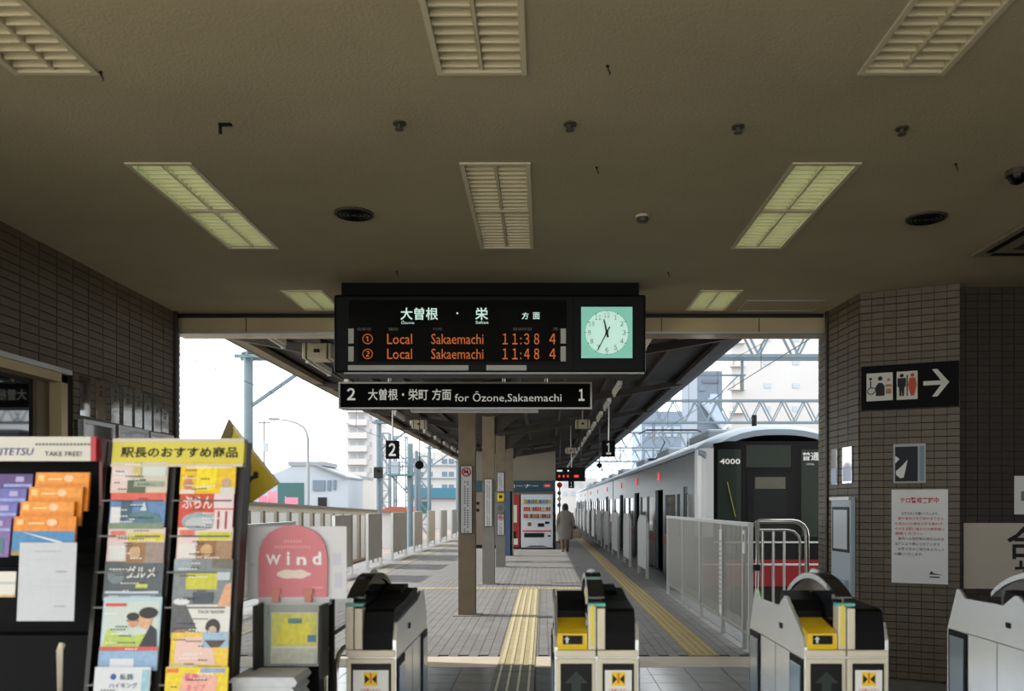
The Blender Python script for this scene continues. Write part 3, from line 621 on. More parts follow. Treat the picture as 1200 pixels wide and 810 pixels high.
# ------------------------------------------------------------------ ticket gates
m_gwhite = M('gate_white', (224, 230, 234), 0.24, metal=0.8, var=0.03, vscale=3)
m_gblack = M('gate_black', (7, 7, 8), 0.55, spec=0.12)
m_flap = M('gate_flap', (120, 146, 164), 0.12, spec=0.7)
m_smoke = M('smoked_cover', (30, 32, 36), 0.08, spec=0.8)
m_gblue = M('gate_blue_glass', (86, 130, 176), 0.15)
m_bezel = M('gate_front_black', (13, 14, 15), 0.4, spec=0.2)
m_stick = M('sticker_white', (226, 224, 218), 0.6); m_syel = M('sticker_yellow', (240, 200, 20), 0.5)
def gate(label, loc, left=True, right=True, length=0.95):
    t = thing('ticket_gate', label, 'ticket gate', loc, group='ticket gates')
    hw = 0.177; L = length; tw = 0.036       # half width, half width of the tower
    xa = -hw if left else -tw; xb = hw if right else tw
    MB().box(xa+0.012, xb-0.012, 0.012, L-0.012, 0.0, 0.86).build('body', m_gwhite, t)
    # side panels with the stepped outline
    prof = [(0.0, 0.04), (0.0, 0.90), (0.02, 0.945), (0.27, 1.085), (0.30, 1.085), (0.40, 1.028), (0.76, 1.022), (0.82, 1.062), (0.845, 1.062), (L, 0.84), (L, 0.04)]
    prof_r = [(0.0, 0.04), (0.0, 0.93), (0.03, 1.0), (0.62, 1.03), (0.74, 1.065), (0.84, 1.062), (L, 0.90), (L, 0.04)]
    for side, on in ((-1, left), (1, right)):
        if not on: continue
        x = side*hw
        pr = prof if side < 0 else prof_r
        p = MB().prism(pr, min(x, x-side*0.014), max(x, x-side*0.014), 'x').build('side_panel', m_gwhite, t)
        xo = x+side*0.006
        for (y0, y1) in ((0.012, 0.20), (L-0.215, L-0.02)):
            MB().box(min(x, xo), max(x, xo), y0, y1, 0.28, 0.845, 0.002).build('flap_frame', m_gblack, t)
            MB().box(min(x, xo+side*0.004), max(x, xo+side*0.004), y0+0.028, y1-0.022, 0.31, 0.815, 0.002).build('flap_door', m_flap, t)
        MB().box(min(x, xo-side*0.002), max(x, xo-side*0.002), 0.335, 0.37, 0.93, 0.955).build('sensor', m_gblack, p)
        mb = MB(); mb.box(min(x, x+side*0.001), max(x, x+side*0.001), 0.20, L-0.22, 0.845, 0.849); mb.box(min(x, x+side*0.001), max(x, x+side*0.001), 0.45, 0.454, 0.3, 0.846); mb.build('panel_seam', M('seam_grey', (96, 100, 104), 0.6), p)
    # top trough between panels and tower
    if left:
        MB().box(-hw+0.014, -tw, 0.40, L-0.12, 0.86, 0.985).build('card_track', m_gblack, t)
        MB().box(-hw+0.03, -tw-0.02, 0.46, 0.70, 0.985, 0.995).build('guide_glass', m_gblue, t)
        # black hood behind the reader
        MB().prism([(0.20, 0.86), (0.20, 1.03), (0.235, 1.075), (0.40, 1.10), (0.42, 1.06), (0.42, 0.86)], -hw+0.014, -tw, 'x').build('hood', m_gblack, t)
        MB().box(-hw+0.05, -tw-0.04, 0.196, 0.202, 0.985, 0.995).build('slot', M('slot_grey', (60, 60, 62), 0.4), t)
        rd = MB().prism([(-0.004, 0.908), (-0.004, 0.958), (0.045, 0.972), (0.20, 1.0), (0.20, 0.89), (0.0, 0.89)], -hw+0.012, -tw-0.004, 'x').build('reader', m_yellow, t)
        MB().box(-hw+0.034, -tw-0.024, -0.007, -0.003, 0.913, 0.95).build('display', m_gloss_black, rd)
        mb = MB(); x = -hw+0.052; mb.add([(x, -0.008, 0.946), (x-0.012, -0.008, 0.934), (x-0.005, -0.008, 0.934), (x-0.005, -0.008, 0.918), (x+0.005, -0.008, 0.918), (x+0.005, -0.008, 0.934), (x+0.012, -0.008, 0.934)], [(0, 1, 6), (2, 3, 4, 5)])
        mb.build('arrow', M('display_text', (200, 204, 204), 0.5), rd)
    if right:
        MB().prism([(0.0, 0.89), (0.006, 0.96), (0.03, 1.045), (0.06, 1.056), (0.30, 1.062), (0.62, 1.092), (0.70, 1.085), (0.72, 0.86), (0.05, 0.86)], tw, hw-0.014, 'x').build('hood', m_gblack, t)
        MB().prism([(0.40, 1.05), (0.46, 1.095), (0.60, 1.112), (0.66, 1.108), (0.70, 1.05)], tw+0.002, hw-0.055, 'x').build('hood_cap', m_gblack, t)
    # tower: yellow striped pillar and cream pillar, arch above
    MB().box(-tw, -0.002, -0.008, 0.06, 0.89, 1.075, 0.004).build('pillar', m_cream, t)
    MB().box(0.002, tw, -0.008, 0.06, 0.89, 1.065, 0.004).build('pillar', m_cream, t)
    if left: MB().prism([(-0.026, 0.905), (-0.012, 0.905), (-0.012, 1.07), (-0.019, 1.085), (-0.026, 1.07)], -0.0115, -0.008).build('yellow_stripe', M('lime_yellow', (222, 206, 40), 0.4), t)
    N = 18
    def arch(r, dz): return [(0.02+0.76*i/N, 1.05+dz+r*math.sin(PI*min(1, (0.10+0.90*i/N)))**0.75) for i in range(N+1)]
    out = arch(0.135, 0.0); inn = [(y, max(1.03, z-0.026)) for y, z in out]
    MB().prism(out[3:]+inn[3:][::-1], -0.034, 0.034, 'x').build('arch', m_gwhite if left else m_smoke, t)
    cov = [(y, z-0.02) for y, z in out[2:-2]]; cov = cov+[(cov[-1][0], 1.0), (cov[0][0], 1.0)]
    MB().prism(cov, -0.026, 0.026, 'x').build('smoked_cover', m_smoke, t)
    MB().box(-0.037, 0.037, 0.0, 0.05, 1.072, 1.084).build('teal_band', M('teal_light', (90, 176, 160), 0.4), t)
    q = [(y, z+0.004) for y, z in out[0:9]]
    MB().prism(q+[(y, z-0.006) for y, z in q[::-1]], -0.0345, 0.0345, 'x').build('arch_front_cover', m_smoke, t)
    MB().loft([[(0.02*c*math.cos(a), 0.42+0.045*c*math.sin(a), 1.183+s) for a in [2*PI*i/12 for i in range(12)]] for c, s in ((1, -0.01), (0.95, 0.006), (0.7, 0.014), (0.1, 0.018))]).build('lamp', M('lamp_clear', (214, 222, 226), 0.2), t)
    # front
    halves = ([(-hw, 0.0, 0)] if left else [(-tw, 0.0, 2)])+([(0.0, hw, 1)] if right else [])
    if not left: halves = [(-tw, hw, 1)]
    for (a, b, kind) in halves:
        MB().box(a+0.003, b-0.003, -0.006, 0.03, 0.858, 0.888, 0.004).build('front_band', m_cream, t)
        MB().box(a+0.003, b-0.003, -0.004, 0.03, 0.05, 0.852, 0.004).build('front_panel', m_cream, t)
        pn = MB().box(a+0.024, b-0.02, -0.009, -0.004, 0.20, 0.832, 0.002).build('front_bezel', m_bezel, t)
        cx = (a+b)/2+0.002
        if kind == 0:
            mb = MB(); mb.add([(cx, -0.0105, 0.80), (cx-0.05, -0.0105, 0.75), (cx-0.02, -0.0105, 0.75), (cx-0.02, -0.0105, 0.66), (cx+0.02, -0.0105, 0.66), (cx+0.02, -0.0105, 0.75), (cx+0.05, -0.0105, 0.75)], [(0, 1, 6), (2, 3, 4, 5)])
            mb.build('arrow', M('arrow_dark_green', (17, 32, 25), 0.5), pn)
        else:
            MB().box(a+0.034, b-0.03, -0.012, -0.009, 0.60, 0.805).build('sticker', m_stick, pn)
            s = 0.029; z = 0.768
            MB().box(cx-s, cx+s, -0.0135, -0.012, z-s, z+s).build('warning_square', m_syel, pn)
            mb = MB(); y = -0.0145
            for sx in (-1, 1): mb.add([(cx+sx*0.005, y, z), (cx+sx*0.025, y, z+0.02), (cx+sx*0.025, y, z-0.02)], [(0, 1, 2)])
            mb.build('warning_mark', m_text_black, pn)
            mb = MB(); mb.add([(cx-0.005, y, z-0.018), (cx+0.005, y, z-0.018), (cx+0.004, y, z+0.018), (cx-0.004, y, z+0.018)], [(0, 1, 2, 3)]); disc(mb, cx, z+0.02, 0.006, y-0.0005, 10); mb.build('warning_figure', M('print_orange', (214, 120, 40), 0.6), pn)
            mb = MB(); put_text(mb, 'ご注意ください', cx, 0.722, -0.0130, w=0.085, h=0.012, off=0.01); mb.build('lettering', m_text_red, pn)
    return t
gate('single ticket gate with plain black hood beside the pink board', (-0.835+0.036, 3.60, 0), left=False)
gate('ticket gate with yellow card reader in the centre of the picture', (0.224, 3.60, 0))
gate('ticket gate with yellow card reader in front of the railing gate', (1.277, 3.60, 0))
gate('pale ticket gate cut by the right edge of the picture', (2.33, 3.60, 0))

# ------------------------------------------------------------------ guard rail beside the single gate
t = thing('guard_rail', 'bent stainless guard rail between the flyer stand and the single gate', 'rail', (-0.882, 3.45, 0))
for x in (0.0, 0.024):
    zz = x*3
    pts = [(x, zz, 0.0), (x, zz, 0.86-zz)]+[(x, zz+0.10*(1-math.cos(a)), 0.86-zz+0.10*math.sin(a)) for a in [R(30), R(60), R(90)]]+[(x, 0.4, 0.965-zz), (x, 0.6, 0.96-zz)]
    MB().tube(pts, 0.011, 10).build('rail_tube', m_steel, t)
MB().box(-0.03, 0.085, -0.03, 0.03, 0, 0.008).build('foot_plate', m_alu, t)
MB().box(-0.005, 0.06, -0.004, 0.004, 0.30, 0.34).build('cross_plate', m_steel, t)

# ------------------------------------------------------------------ brochures and racks
def pmat(c): return M('ink_%d_%d_%d' % c, c, 0.5, var=0.03 if min(c) > 165 else 0.15, vscale=45)
def brochure(name, label, cat, ctr, w, h, paper, prints, tilt=R(9), thick=0.006, group=None, texts=()):
    """a leaflet leaning back; prints are (x0,x1,z0,z1,colour) in 0..1 of the sheet"""
    t = thing(name, label, cat, ctr, 0, group, rx=-tilt)
    MB().box(-w/2, w/2, 0, thick, 0, h).build('sheet', pmat(paper), t)
    for k, pr in enumerate(prints):
        c = pr[-1]; mb = MB(); y = -0.0008-0.0005*k
        if len(pr) == 5: rect(mb, -w/2+pr[0]*w, -w/2+pr[1]*w, pr[2]*h, pr[3]*h, y)
        else: # polygon list
            flat(mb, [(-w/2+a*w, b*h) for a, b in pr[0]], y)
        mb.build('print', pmat(c), t)
    if cat == 'brochure':      # rows of unreadably small print
        for tone in ((236, 234, 228), (52, 48, 50)):
            mb = MB(); y = -0.0008-0.0005*(len(prints)+2)
            for q in range(5):
                fx = random.uniform(0.04, 0.55); fz = random.uniform(0.06, 0.9); n = random.randint(2, 6)
                for e in range(n): rect(mb, -w/2+(fx+0.055*e)*w, -w/2+(fx+0.055*e+0.038)*w, fz*h, fz*h+0.004, y)
            stuff(mb.build('fine_print', pmat(tone), t))
    for (body, fx, fz, fw, fh, c) in texts:
        text(t, pmat(c), body, -w/2+fx*w, fz*h, -0.0008-0.0005*(len(prints)+1), w=fw*w, h=fh*h, off=0.012)
    return t
def ell(cx, cz, rx, rz, n=14): return [(cx+rx*math.cos(2*PI*i/n), cz+rz*math.sin(2*PI*i/n)) for i in range(n)]
# --- rack with the white header at the far left
YA = 3.25
m_maroon = M('maroon', (92, 22, 26), 0.4)
t = thing('leaflet_rack', 'dark floor rack with white header and maroon side at far left', 'rack', (-2.05, YA+0.12, 0))
def RA(px, py, Y=YA): v = W(px, py, Y); return v.x+2.05, v.z
xr, ztop = RA(113, 512); _, zh = RA(113, 540.5)
xl = xr-0.98
MB().box(xl, xr, 0.0, 0.30, 0.0, ztop).build('back_panel', m_black, t)
MB().box(xr-0.0, xr+0.012, -0.10, 0.30, 0.0, ztop-0.005).build('side_panel', m_maroon, t)
MB().prism([(-0.22, 0.0), (0.0, 0.0), (0.0, 1.0), (-0.10, 1.0)], xl, xr, 'x').build('front_panel', m_black, t)
MB().box(xl, xr-0.02, -0.125, -0.10, zh, ztop).build('header', M('header_white', (204, 200, 188), 0.5), t)
MB().box(xr-0.02, xr+0.0, -0.125, -0.10, zh, ztop).build('header_end', M('header_red', (180, 34, 36), 0.4), t)
x, z = RA(13, 529.5); text(t, M('print_indigo', (62, 70, 122), 0.6), 'MEITETSU', x, z, -0.1275, w=56*YA/1000, h=8.5*YA/1000, shear=0.25, off=0.004)
x, z = RA(75, 532); text(t, m_text_black, 'TAKE FREE!', x, z, -0.1275, w=43*YA/1000, h=5.5*YA/1000)
x, z = RA(75, 521); mb = MB()
for k in range(16): rect(mb, x-0.105+k*0.0132, x-0.096+k*0.0132, z-0.004, z+0.004, -0.1275)
stuff(mb.build('small_print', m_dimtxt, t))
for k in range(4):
    z = RA(0, 592+17.3*k, YA)[1]
    MB().box(xl+0.01, xr-0.005, -0.06, -0.0, z-0.08, z-0.072).build('shelf_ledge', m_black, t)
OR = (226, 136, 30); PU = (92, 78, 140)
ord4 = ['rearmost', 'second rearmost', 'second from the front', 'front']
for k, (x0, x1, yt) in enumerate(((38.5, 102, 553), (30.6, 94, 570), (20.7, 84, 587), (13, 86, 605))):
    Y = YA-0.02-0.025*k
    a = W(x0, yt, Y); b = W(x1, yt+46, Y)
    pr = [(0.03, 0.97, 0.72, 0.97, (232, 150, 48)), (0.05, 0.16, 0.78, 0.92, (240, 196, 120)), (ell(0.62, 0.84, 0.09, 0.09), (238, 190, 150)), (0.24, 0.5, 0.80, 0.84, (244, 206, 140))]
    if k == 3: pr = [(0.0, 1.0, 0.0, 0.62, (70, 130, 176)), ([(0.1, 0.62), (0.8, 0.35), (0.95, 0.22), (0.35, 0.5)], (226, 222, 214)), (0, 1, 0, 0.12, (150, 128, 90))]+pr[1:]
    brochure('pamphlet', 'orange pamphlet in the far left rack, %s of its staircase of four' % ord4[k], 'pamphlet', ((a.x+b.x)/2, Y, b.z), b.x-a.x, a.z-b.z, OR, pr, R(8), 0.012, 'orange pamphlets in the far left rack')
for k, (x1, yt, c) in enumerate(((35, 555, (84, 62, 122)), (27.5, 572, (104, 100, 170)), (16.5, 589, (110, 104, 176)), (9.5, 607, (120, 96, 150)))):
    Y = YA-0.022-0.025*k
    b = W(x1, yt+46, Y); a = W(x1-66, yt, Y)
    pr = [(0.7, 0.85, 0.80, 0.93, (170, 160, 200)), (0.1, 0.9, 0.1, 0.5, (70, 110, 120)), (0.5, 1.0, 0.66, 0.74, (150, 160, 210))]
    brochure('pamphlet', 'purple pamphlet at the left picture edge, %s of its staircase of four' % ord4[k], 'pamphlet', ((a.x+b.x)/2, Y, b.z), b.x-a.x, a.z-b.z, c, pr, R(8), 0.012, 'purple pamphlets in the far left rack')
Y = YA-0.125
a = W(21, 636, Y); b = W(88, 728, Y)
brochure('notice_sheet', 'white printed sheet hanging on the front of the far left rack', 'paper', ((a.x+b.x)/2-0.005, Y, b.z), b.x-a.x, a.z-b.z, (190, 192, 196), [(0.25, 0.75, 0.88, 0.895, (170, 170, 176)), (0.15, 0.8, 0.78, 0.79, (190, 190, 194)), (0.66, 0.85, 0.62, 0.635, (140, 140, 150)), (0.15, 0.85, 0.5, 0.51, (196, 196, 200)), (0.15, 0.85, 0.42, 0.43, (196, 196, 200)), (0.65, 0.85, 0.18, 0.195, (150, 150, 158))], R(4), 0.004)
a = W(-40, 670, Y); b = W(17, 700, Y)
brochure('leaflet', 'pale leaflet cut by the left picture edge under purple pamphlets', 'leaflet', ((a.x+b.x)/2, Y, b.z), b.x-a.x, a.z-b.z, (214, 208, 196), [(0, 1, 0.0, 0.1, (200, 170, 110)), (0, 1, 0.5, 0.6, (180, 180, 184))], R(6), 0.006)
a = W(97, 748, 3.15)
t = thing('chrome_post', 'thin pale metal post in front of the far left rack', 'post', (a.x, 3.0, 0))
MB().tube([(0, 0, 0), (0, 0, a.z-0.02), (0, 0.015, a.z)], 0.0105, 10).build('tube', m_cream, t); MB().cyl((0, 0), 0.06, 0, 0.012, n=18).build('base', m_alu, t)

# --- double rack with the yellow header
YR = 3.30
def YRack(z): return YR-0.13*(1.62-z)/0.8      # rack leans back: lower is nearer
t = thing('brochure_rack', 'leaning two-column brochure rack under a yellow header', 'rack', (0, 0, 0))
def slab(mb, px0, px1, z0, z1, d0, d1):          # slab following the lean, x fixed at its header size
    x0 = (px0-637)*YR/1000; x1 = (px1-637)*YR/1000
    return mb.hexa([(x0, YRack(z0)+d0, z0), (x1, YRack(z0)+d0, z0), (x1, YRack(z0)+d1, z0), (x0, YRack(z0)+d1, z0), (x0, YRack(z1)+d0, z1), (x1, YRack(z1)+d0, z1), (x1, YRack(z1)+d1, z1), (x0, YRack(z1)+d1, z1)])
m_rk = M('rack_brown', (34, 29, 24), 0.45)
slab(MB(), 121, 286, 0.30, 1.66, 0.05, 0.075).build('back_panel', m_black, t)
for a_, b_, mm in ((121, 126, m_rk), (198, 207, m_rk), (278, 287, m_rk)): slab(MB(), a_, b_, 0.0, 1.745, -0.01, 0.06).build('upright', mm, t)
slab(MB(), 134, 287.5, 1.655, 1.748, -0.03, 0.0).build('header', M('header_yellow', (214, 200, 74), 0.55), t)
slab(MB(), 134, 287.5, 1.742, 1.757, -0.034, 0.01).build('header_top', M('header_top_cream', (206, 196, 168), 0.5), t)
slab(MB(), 134, 287.5, 1.647, 1.658, -0.034, 0.0).build('header_bottom', M('header_top_cream', (206, 196, 168), 0.5), t)
mb = put_text(MB(), '駅長のおすすめ商品', (212.5-637)*YR/1000, 1.703, 0, w=136*YR/1000, h=13*YR/1000, off=0.02)
mb.v = [(x, YRack(z)-0.032, z) for x, y, z in mb.v]; mb.build('lettering', m_text_black, t)
for k, z in enumerate((1.52, 1.385, 1.25, 1.12, 0.84, 0.70)):
    for a_, b_ in ((127, 197), (208, 277)): slab(MB(), a_, b_, z-0.006, z, -0.035, 0.05).build('wire_ledge', M('wire_grey', (90, 88, 84), 0.4, metal=0.6), t)
PK = (222, 196, 190); GN = (120, 138, 104); WH = (216, 216, 212); GY = (92, 98, 102); YE = (232, 190, 20)
def bro(px0, px1, py0, py1, label, paper, prints, texts=(), d=0.0):
    zc = 1.5-(py1-592)*3.25/1000
    Y = YRack(zc)-0.03-d
    a = W(px0, py0, Y); b = W(px1, py1, Y)
    brochure('brochure', label, 'brochure', ((a.x+b.x)/2, Y, b.z), b.x-a.x, a.z-b.z, paper, prints, R(9), 0.008, 'brochures in the yellow-headed rack', texts)
bro(129, 195, 541, 578, 'pink and green map brochure at the top of the rack left column', (206, 196, 178), [(0.0, 0.35, 0.1, 0.95, PK), (0.03, 0.3, 0.6, 0.72, WH), (0.3, 0.62, 0.0, 0.45, (84, 98, 70)), (0.55, 0.97, 0.55, 0.95, (204, 212, 204)), (0.42, 0.95, 0.2, 0.38, (150, 160, 140)), (0.4, 0.53, 0.5, 1.0, (196, 180, 110))])
bro(127, 192, 577, 620, 'brochure with red top band and blue city harbour picture', (98, 132, 176), [(0, 1, 0.78, 1.0, (222, 96, 80)), (0.02, 0.2, 0.1, 0.6, WH), (0.2, 0.4, 0.2, 0.78, (60, 92, 110)), ([(0.3, 0.2), (0.95, 0.15), (0.9, 0.42), (0.6, 0.5), (0.38, 0.42)], (84, 120, 130)), (0, 1, 0.0, 0.16, (120, 140, 112)), ([(0.55, 0.5), (0.68, 0.5), (0.62, 0.76)], (190, 206, 216))])
bro(124, 191, 618, 660, 'pink and yellow brochure with brown photograph in left column', PK, [(0.35, 0.98, 0.6, 0.85, (214, 200, 60)), (0.35, 0.68, 0.0, 0.58, (150, 110, 70)), (0.68, 1.0, 0.0, 0.58, (150, 132, 122)), (0.05, 0.33, 0.1, 0.5, WH), (0.05, 0.3, 0.72, 0.9, (214, 120, 100)), (ell(0.5, 0.3, 0.1, 0.2), (196, 160, 120))])
bro(120, 189, 658, 704, 'dark grey brochure with white brush script in left column', (84, 90, 94), [(0.0, 1.0, 0.0, 0.18, (110, 112, 112)), (ell(0.2, 0.62, 0.14, 0.2), (120, 130, 134)), (0.55, 0.75, 0.32, 0.42, (190, 196, 80))], [('グルメ', 0.62, 0.72, 0.5, 0.32, (226, 226, 222))])
bro(121, 184, 693, 715, 'plain pale blue leaflet peeking over the couple portrait brochure', (196, 206, 216), [(0.05, 0.95, 0.7, 0.78, (140, 160, 180)), (0.7, 0.95, 0.4, 0.5, (120, 150, 190))])
bro(115, 184, 700, 786, 'pale blue brochure showing two dark-haired people in profile', (176, 200, 212), [(0.03, 0.97, 0.32, 0.94, (196, 206, 196)), ([(0.03, 0.32), (0.9, 0.32), (0.75, 0.5), (0.5, 0.46), (0.1, 0.56)], (178, 196, 90)), ([(0.66, 0.32), (0.97, 0.32), (0.95, 0.55), (0.84, 0.62)], (40, 42, 46)), (ell(0.54, 0.66, 0.1, 0.08), (206, 150, 116)), (ell(0.74, 0.68, 0.12, 0.12), (212, 164, 130)), (ell(0.53, 0.73, 0.11, 0.055), (36, 30, 28)), (ell(0.79, 0.78, 0.16, 0.08), (30, 26, 26)), (0.05, 0.4, 0.87, 0.91, (206, 60, 60)), (0.0, 1.0, 0.27, 0.32, (206, 80, 76)), (0.0, 1.0, 0.0, 0.26, (140, 170, 200)), (0.2, 0.6, 0.02, 0.16, (212, 214, 218))], d=0.012)
bro(106, 172, 783, 850, 'white hiking leaflet with a round blue mark at the left column foot', (212, 214, 216), [(ell(0.34, 0.83, 0.055, 0.055), (50, 80, 160)), (0.85, 0.98, 0.5, 0.95, (150, 190, 200))], [('私鉄', 0.58, 0.83, 0.25, 0.11, (60, 90, 110)), ('ハイキング', 0.53, 0.68, 0.5, 0.1, (60, 80, 100))], d=0.03)
bro(210, 275, 541, 579, 'bright yellow brochure at the top of the rack right column', YE, [(0.3, 0.66, 0.1, 0.95, (240, 214, 20)), (0.1, 0.92, 0.8, 0.93, (240, 226, 160)), (ell(0.15, 0.3, 0.08, 0.2), (196, 130, 90)), (ell(0.84, 0.34, 0.08, 0.16), (190, 160, 140)), (0.02, 0.28, 0.0, 0.14, (226, 210, 190)), (0.74, 1.0, 0.0, 0.2, (210, 210, 200))])
bro(208, 272, 578, 622, 'red brochure with white lettering and a large pale dish', (204, 74, 44), [(ell(0.4, 0.25, 0.34, 0.25), (150, 164, 172)), (ell(0.4, 0.2, 0.27, 0.16), (184, 190, 190)), (0.64, 1.0, 0.6, 1.0, (226, 204, 206)), (0.66, 1.0, 0.0, 0.56, (224, 206, 206)), (0.72, 0.76, 0.04, 0.52, (160, 60, 60)), (0.86, 0.9, 0.04, 0.52, (160, 60, 60))], [('ぶらん', 0.34, 0.76, 0.55, 0.34, (236, 226, 220))])
bro(206, 271, 618, 657, 'pink and yellow brochure with brown photograph in right column', (224, 200, 192), [(0.38, 0.98, 0.62, 0.86, (206, 200, 40)), (0.36, 0.72, 0.0, 0.6, (150, 104, 64)), (0.72, 1.0, 0.0, 0.6, (160, 126, 92)), (0.04, 0.34, 0.08, 0.5, (220, 212, 206)), (0.04, 0.3, 0.72, 0.92, (216, 110, 90)), (ell(0.55, 0.3, 0.11, 0.2), (200, 160, 112))])
bro(201, 270, 655, 711, 'grey food collage brochure with a yellow label in right column', (126, 132, 134), [(0.22, 0.75, 0.36, 0.72, (196, 192, 60)), (0.0, 0.3, 0.75, 1.0, (150, 162, 168)), (0.65, 1.0, 0.8, 1.0, (110, 104, 92)), ([(0.78, 0.0), (1.0, 0.0), (1.0, 0.5), (0.9, 0.45)], (214, 160, 122)), (0.35, 0.7, 0.06, 0.3, (70, 80, 88)), (ell(0.17, 0.1, 0.14, 0.07), (214, 218, 220)), (0.75, 0.97, 0.55, 0.72, (186, 196, 198))])
bro(199, 268, 709, 748, 'white talk show flyer with a dark-haired figure over grey photo', (92, 92, 94), [([(0.24, 1.0), (1.0, 1.0), (1.0, 0.1), (0.5, 0.1)], (216, 214, 206)), (ell(0.72, 0.32, 0.13, 0.26), (54, 46, 42)), (ell(0.72, 0.22, 0.07, 0.14), (206, 180, 160)), ([(0.02, 0.0), (0.4, 0.0), (0.3, 0.3), (0.1, 0.25)], (150, 120, 104))], [('TALK SHOW', 0.68, 0.78, 0.46, 0.1, (90, 80, 80))])
bro(198, 266, 742, 786, 'yellow and pink flower leaflet above the bottom yellow one', (226, 190, 60), [([(0.08, 0.2), (0.8, 0.15), (0.7, 0.7), (0.5, 0.9), (0.1, 0.85)], (226, 190, 176)), (0.55, 1.0, 0.6, 1.0, (150, 180, 200)), ([(0.58, 0.8), (0.95, 0.8), (0.85, 0.62), (0.7, 0.6)], (84, 60, 54)), (0.4, 0.9, 0.0, 0.12, (130, 150, 70)), (0.0, 0.5, 0.02, 0.14, (170, 200, 210))], d=0.012)
bro(190, 264, 783, 850, 'bright yellow leaflet with pink lettering at the right column foot', (228, 200, 24), [([(0.2, 0.5), (0.8, 0.5), (0.85, 0.85), (0.3, 0.9)], (228, 170, 150)), (0.55, 0.95, 0.9, 0.98, (140, 160, 190)), (0.02, 0.2, 0.9, 0.97, (222, 110, 60)), (0.1, 0.9, 0.1, 0.45, (196, 110, 70))], [('私鉄', 0.42, 0.82, 0.22, 0.14, (214, 70, 110)), ('キップ', 0.5, 0.64, 0.3, 0.12, (220, 90, 120))], d=0.03)
# yellow board sticking out behind the rack
Y = 3.62
t = thing('yellow_board', 'tilted olive yellow board sticking out behind the brochure rack', 'sign', (0, Y, 0))
pts = [W(268, 491, Y), W(327, 566, Y), W(293, 590, Y), W(236, 560, Y), W(258, 515, Y)]
MB().prism([(p.x, p.z) for p in pts], 0, 0.012).build('panel', M('board_yellow', (196, 170, 40), 0.6), t)
pts = [W(268, 491, Y), W(274, 500, Y), W(262, 560, Y), W(236, 560, Y), W(258, 515, Y)]
MB().prism([(p.x, p.z) for p in pts], -0.004, 0.0).build('folded_flap', M('board_olive', (104, 88, 40), 0.7), t)
pts = [W(268, 491, Y), W(327, 566, Y), W(325.5, 567.5, Y), W(266.8, 494, Y)]
MB().prism([(p.x, p.z) for p in pts], -0.003, 0.0).build('edge_strip', M('edge_cream', (204, 190, 150), 0.6), t)
mb = MB()
for px, py, r in ((291, 563, 0.016), (300, 556, 0.012), (287, 575, 0.010)): p = W(px, py, Y); disc(mb, p.x, p.z, r, -0.003, 10)
p = W(294, 560, Y); flat(mb, [(p.x-0.03, p.z-0.02), (p.x+0.035, p.z), (p.x+0.03, p.z+0.012), (p.x-0.02, p.z+0.004)], -0.0025)
mb.build('black_marks', m_text_black, t)
p0 = W(262, 590, Y)
MB().box(p0.x-0.02, p0.x+0.0, 0.012, 0.03, 0.0, p0.z+0.15).build('support_post', m_rk, t)

# --- flyer stand with the pink board
Y3 = 3.42
t = thing('flyer_stand', 'black flyer stand with clear holder below the pink arched board', 'stand', (0, Y3, 0))
def X3(px): return (px-637)*Y3/1000
def Z3(py): return 1.5-(py-592)*Y3/1000
for px in (300, 380): MB().prism([(X3(px-5), 0.0), (X3(px+5), 0.0), (X3(348+(px-348)*0.8)+0.008, Z3(702)), (X3(348+(px-348)*0.8)-0.008, Z3(702))], 0.02, 0.04).build('leg', m_dark, t)
MB().box(X3(303), X3(386), 0.0, 0.04, Z3(709), Z3(702)).build('cross_rail', m_white, t)
MB().box(X3(309), X3(385), -0.02, -0.015, Z3(780), Z3(706)).build('clear_holder', M('clear_acrylic', (206, 214, 206), 0.08, alpha=0.35), t)
MB().box(X3(308), X3(311), -0.12, -0.01, Z3(790), Z3(706)).box(X3(383), X3(386), -0.12, -0.01, Z3(790), Z3(706)).build('holder_side', m_dark, t)
MB().box(X3(296), X3(370), -0.26, -0.02, 0.525, 0.535).build('shelf', m_dark, t)
MB().box(X3(300), X3(386), 0.05, 0.09, 0.0, Z3(705)).build('back_panel', m_black, t)
t = thing('backing_board', 'pale grey sheet standing behind the pink arched board', 'board', (0, Y3-0.005, 0))
MB().box(X3(290), X3(406.5), 0, 0.005, Z3(702), Z3(617)).build('sheet', M('acrylic_pale', (208, 207, 208), 0.4), t)
for (px, py, w_, h_) in ((395, 655, 0.035, 0.05), (397, 680, 0.03, 0.06), (297, 662, 0.02, 0.015)):
    mb = MB(); rect(mb, X3(px)-w_/2, X3(px)+w_/2, Z3(py)-h_/2, Z3(py)+h_/2, -0.001); mb.build('print', M('print_pale', (196, 194, 204), 0.5), t)
Yp = Y3-0.02
t = thing('wind_board', 'pink arch-topped board with white lettering and cloud shape', 'sign', (0, Yp, 0))
def XP(px): return (px-637)*Yp/1000
def ZP(py): return 1.5-(py-592)*Yp/1000
pts = [(XP(303), ZP(700)), (XP(383), ZP(700)), (XP(383.5), ZP(656))]
for i in range(1, 12):
    a = PI*i/12; pts.append((XP(343.2+40*math.cos(a)), ZP(656-40.5*math.sin(a)**0.8)))
pts.append((XP(303), ZP(656)))
MB().prism(pts, 0, 0.008).build('panel', M('board_pink', (212, 124, 130), 0.55), t)
for ch, px, py, w_, h_ in (('W', 320.5, 656, 17, 12), ('i', 338, 654.5, 3.4, 15.5), ('n', 353.5, 657.5, 11.5, 9.5), ('d', 371.5, 654.5, 10.5, 15.5)): text(t, m_text_white, ch, XP(px), ZP(py), -0.002, w=w_*Yp/1000, h=h_*Yp/1000, off=0.03)
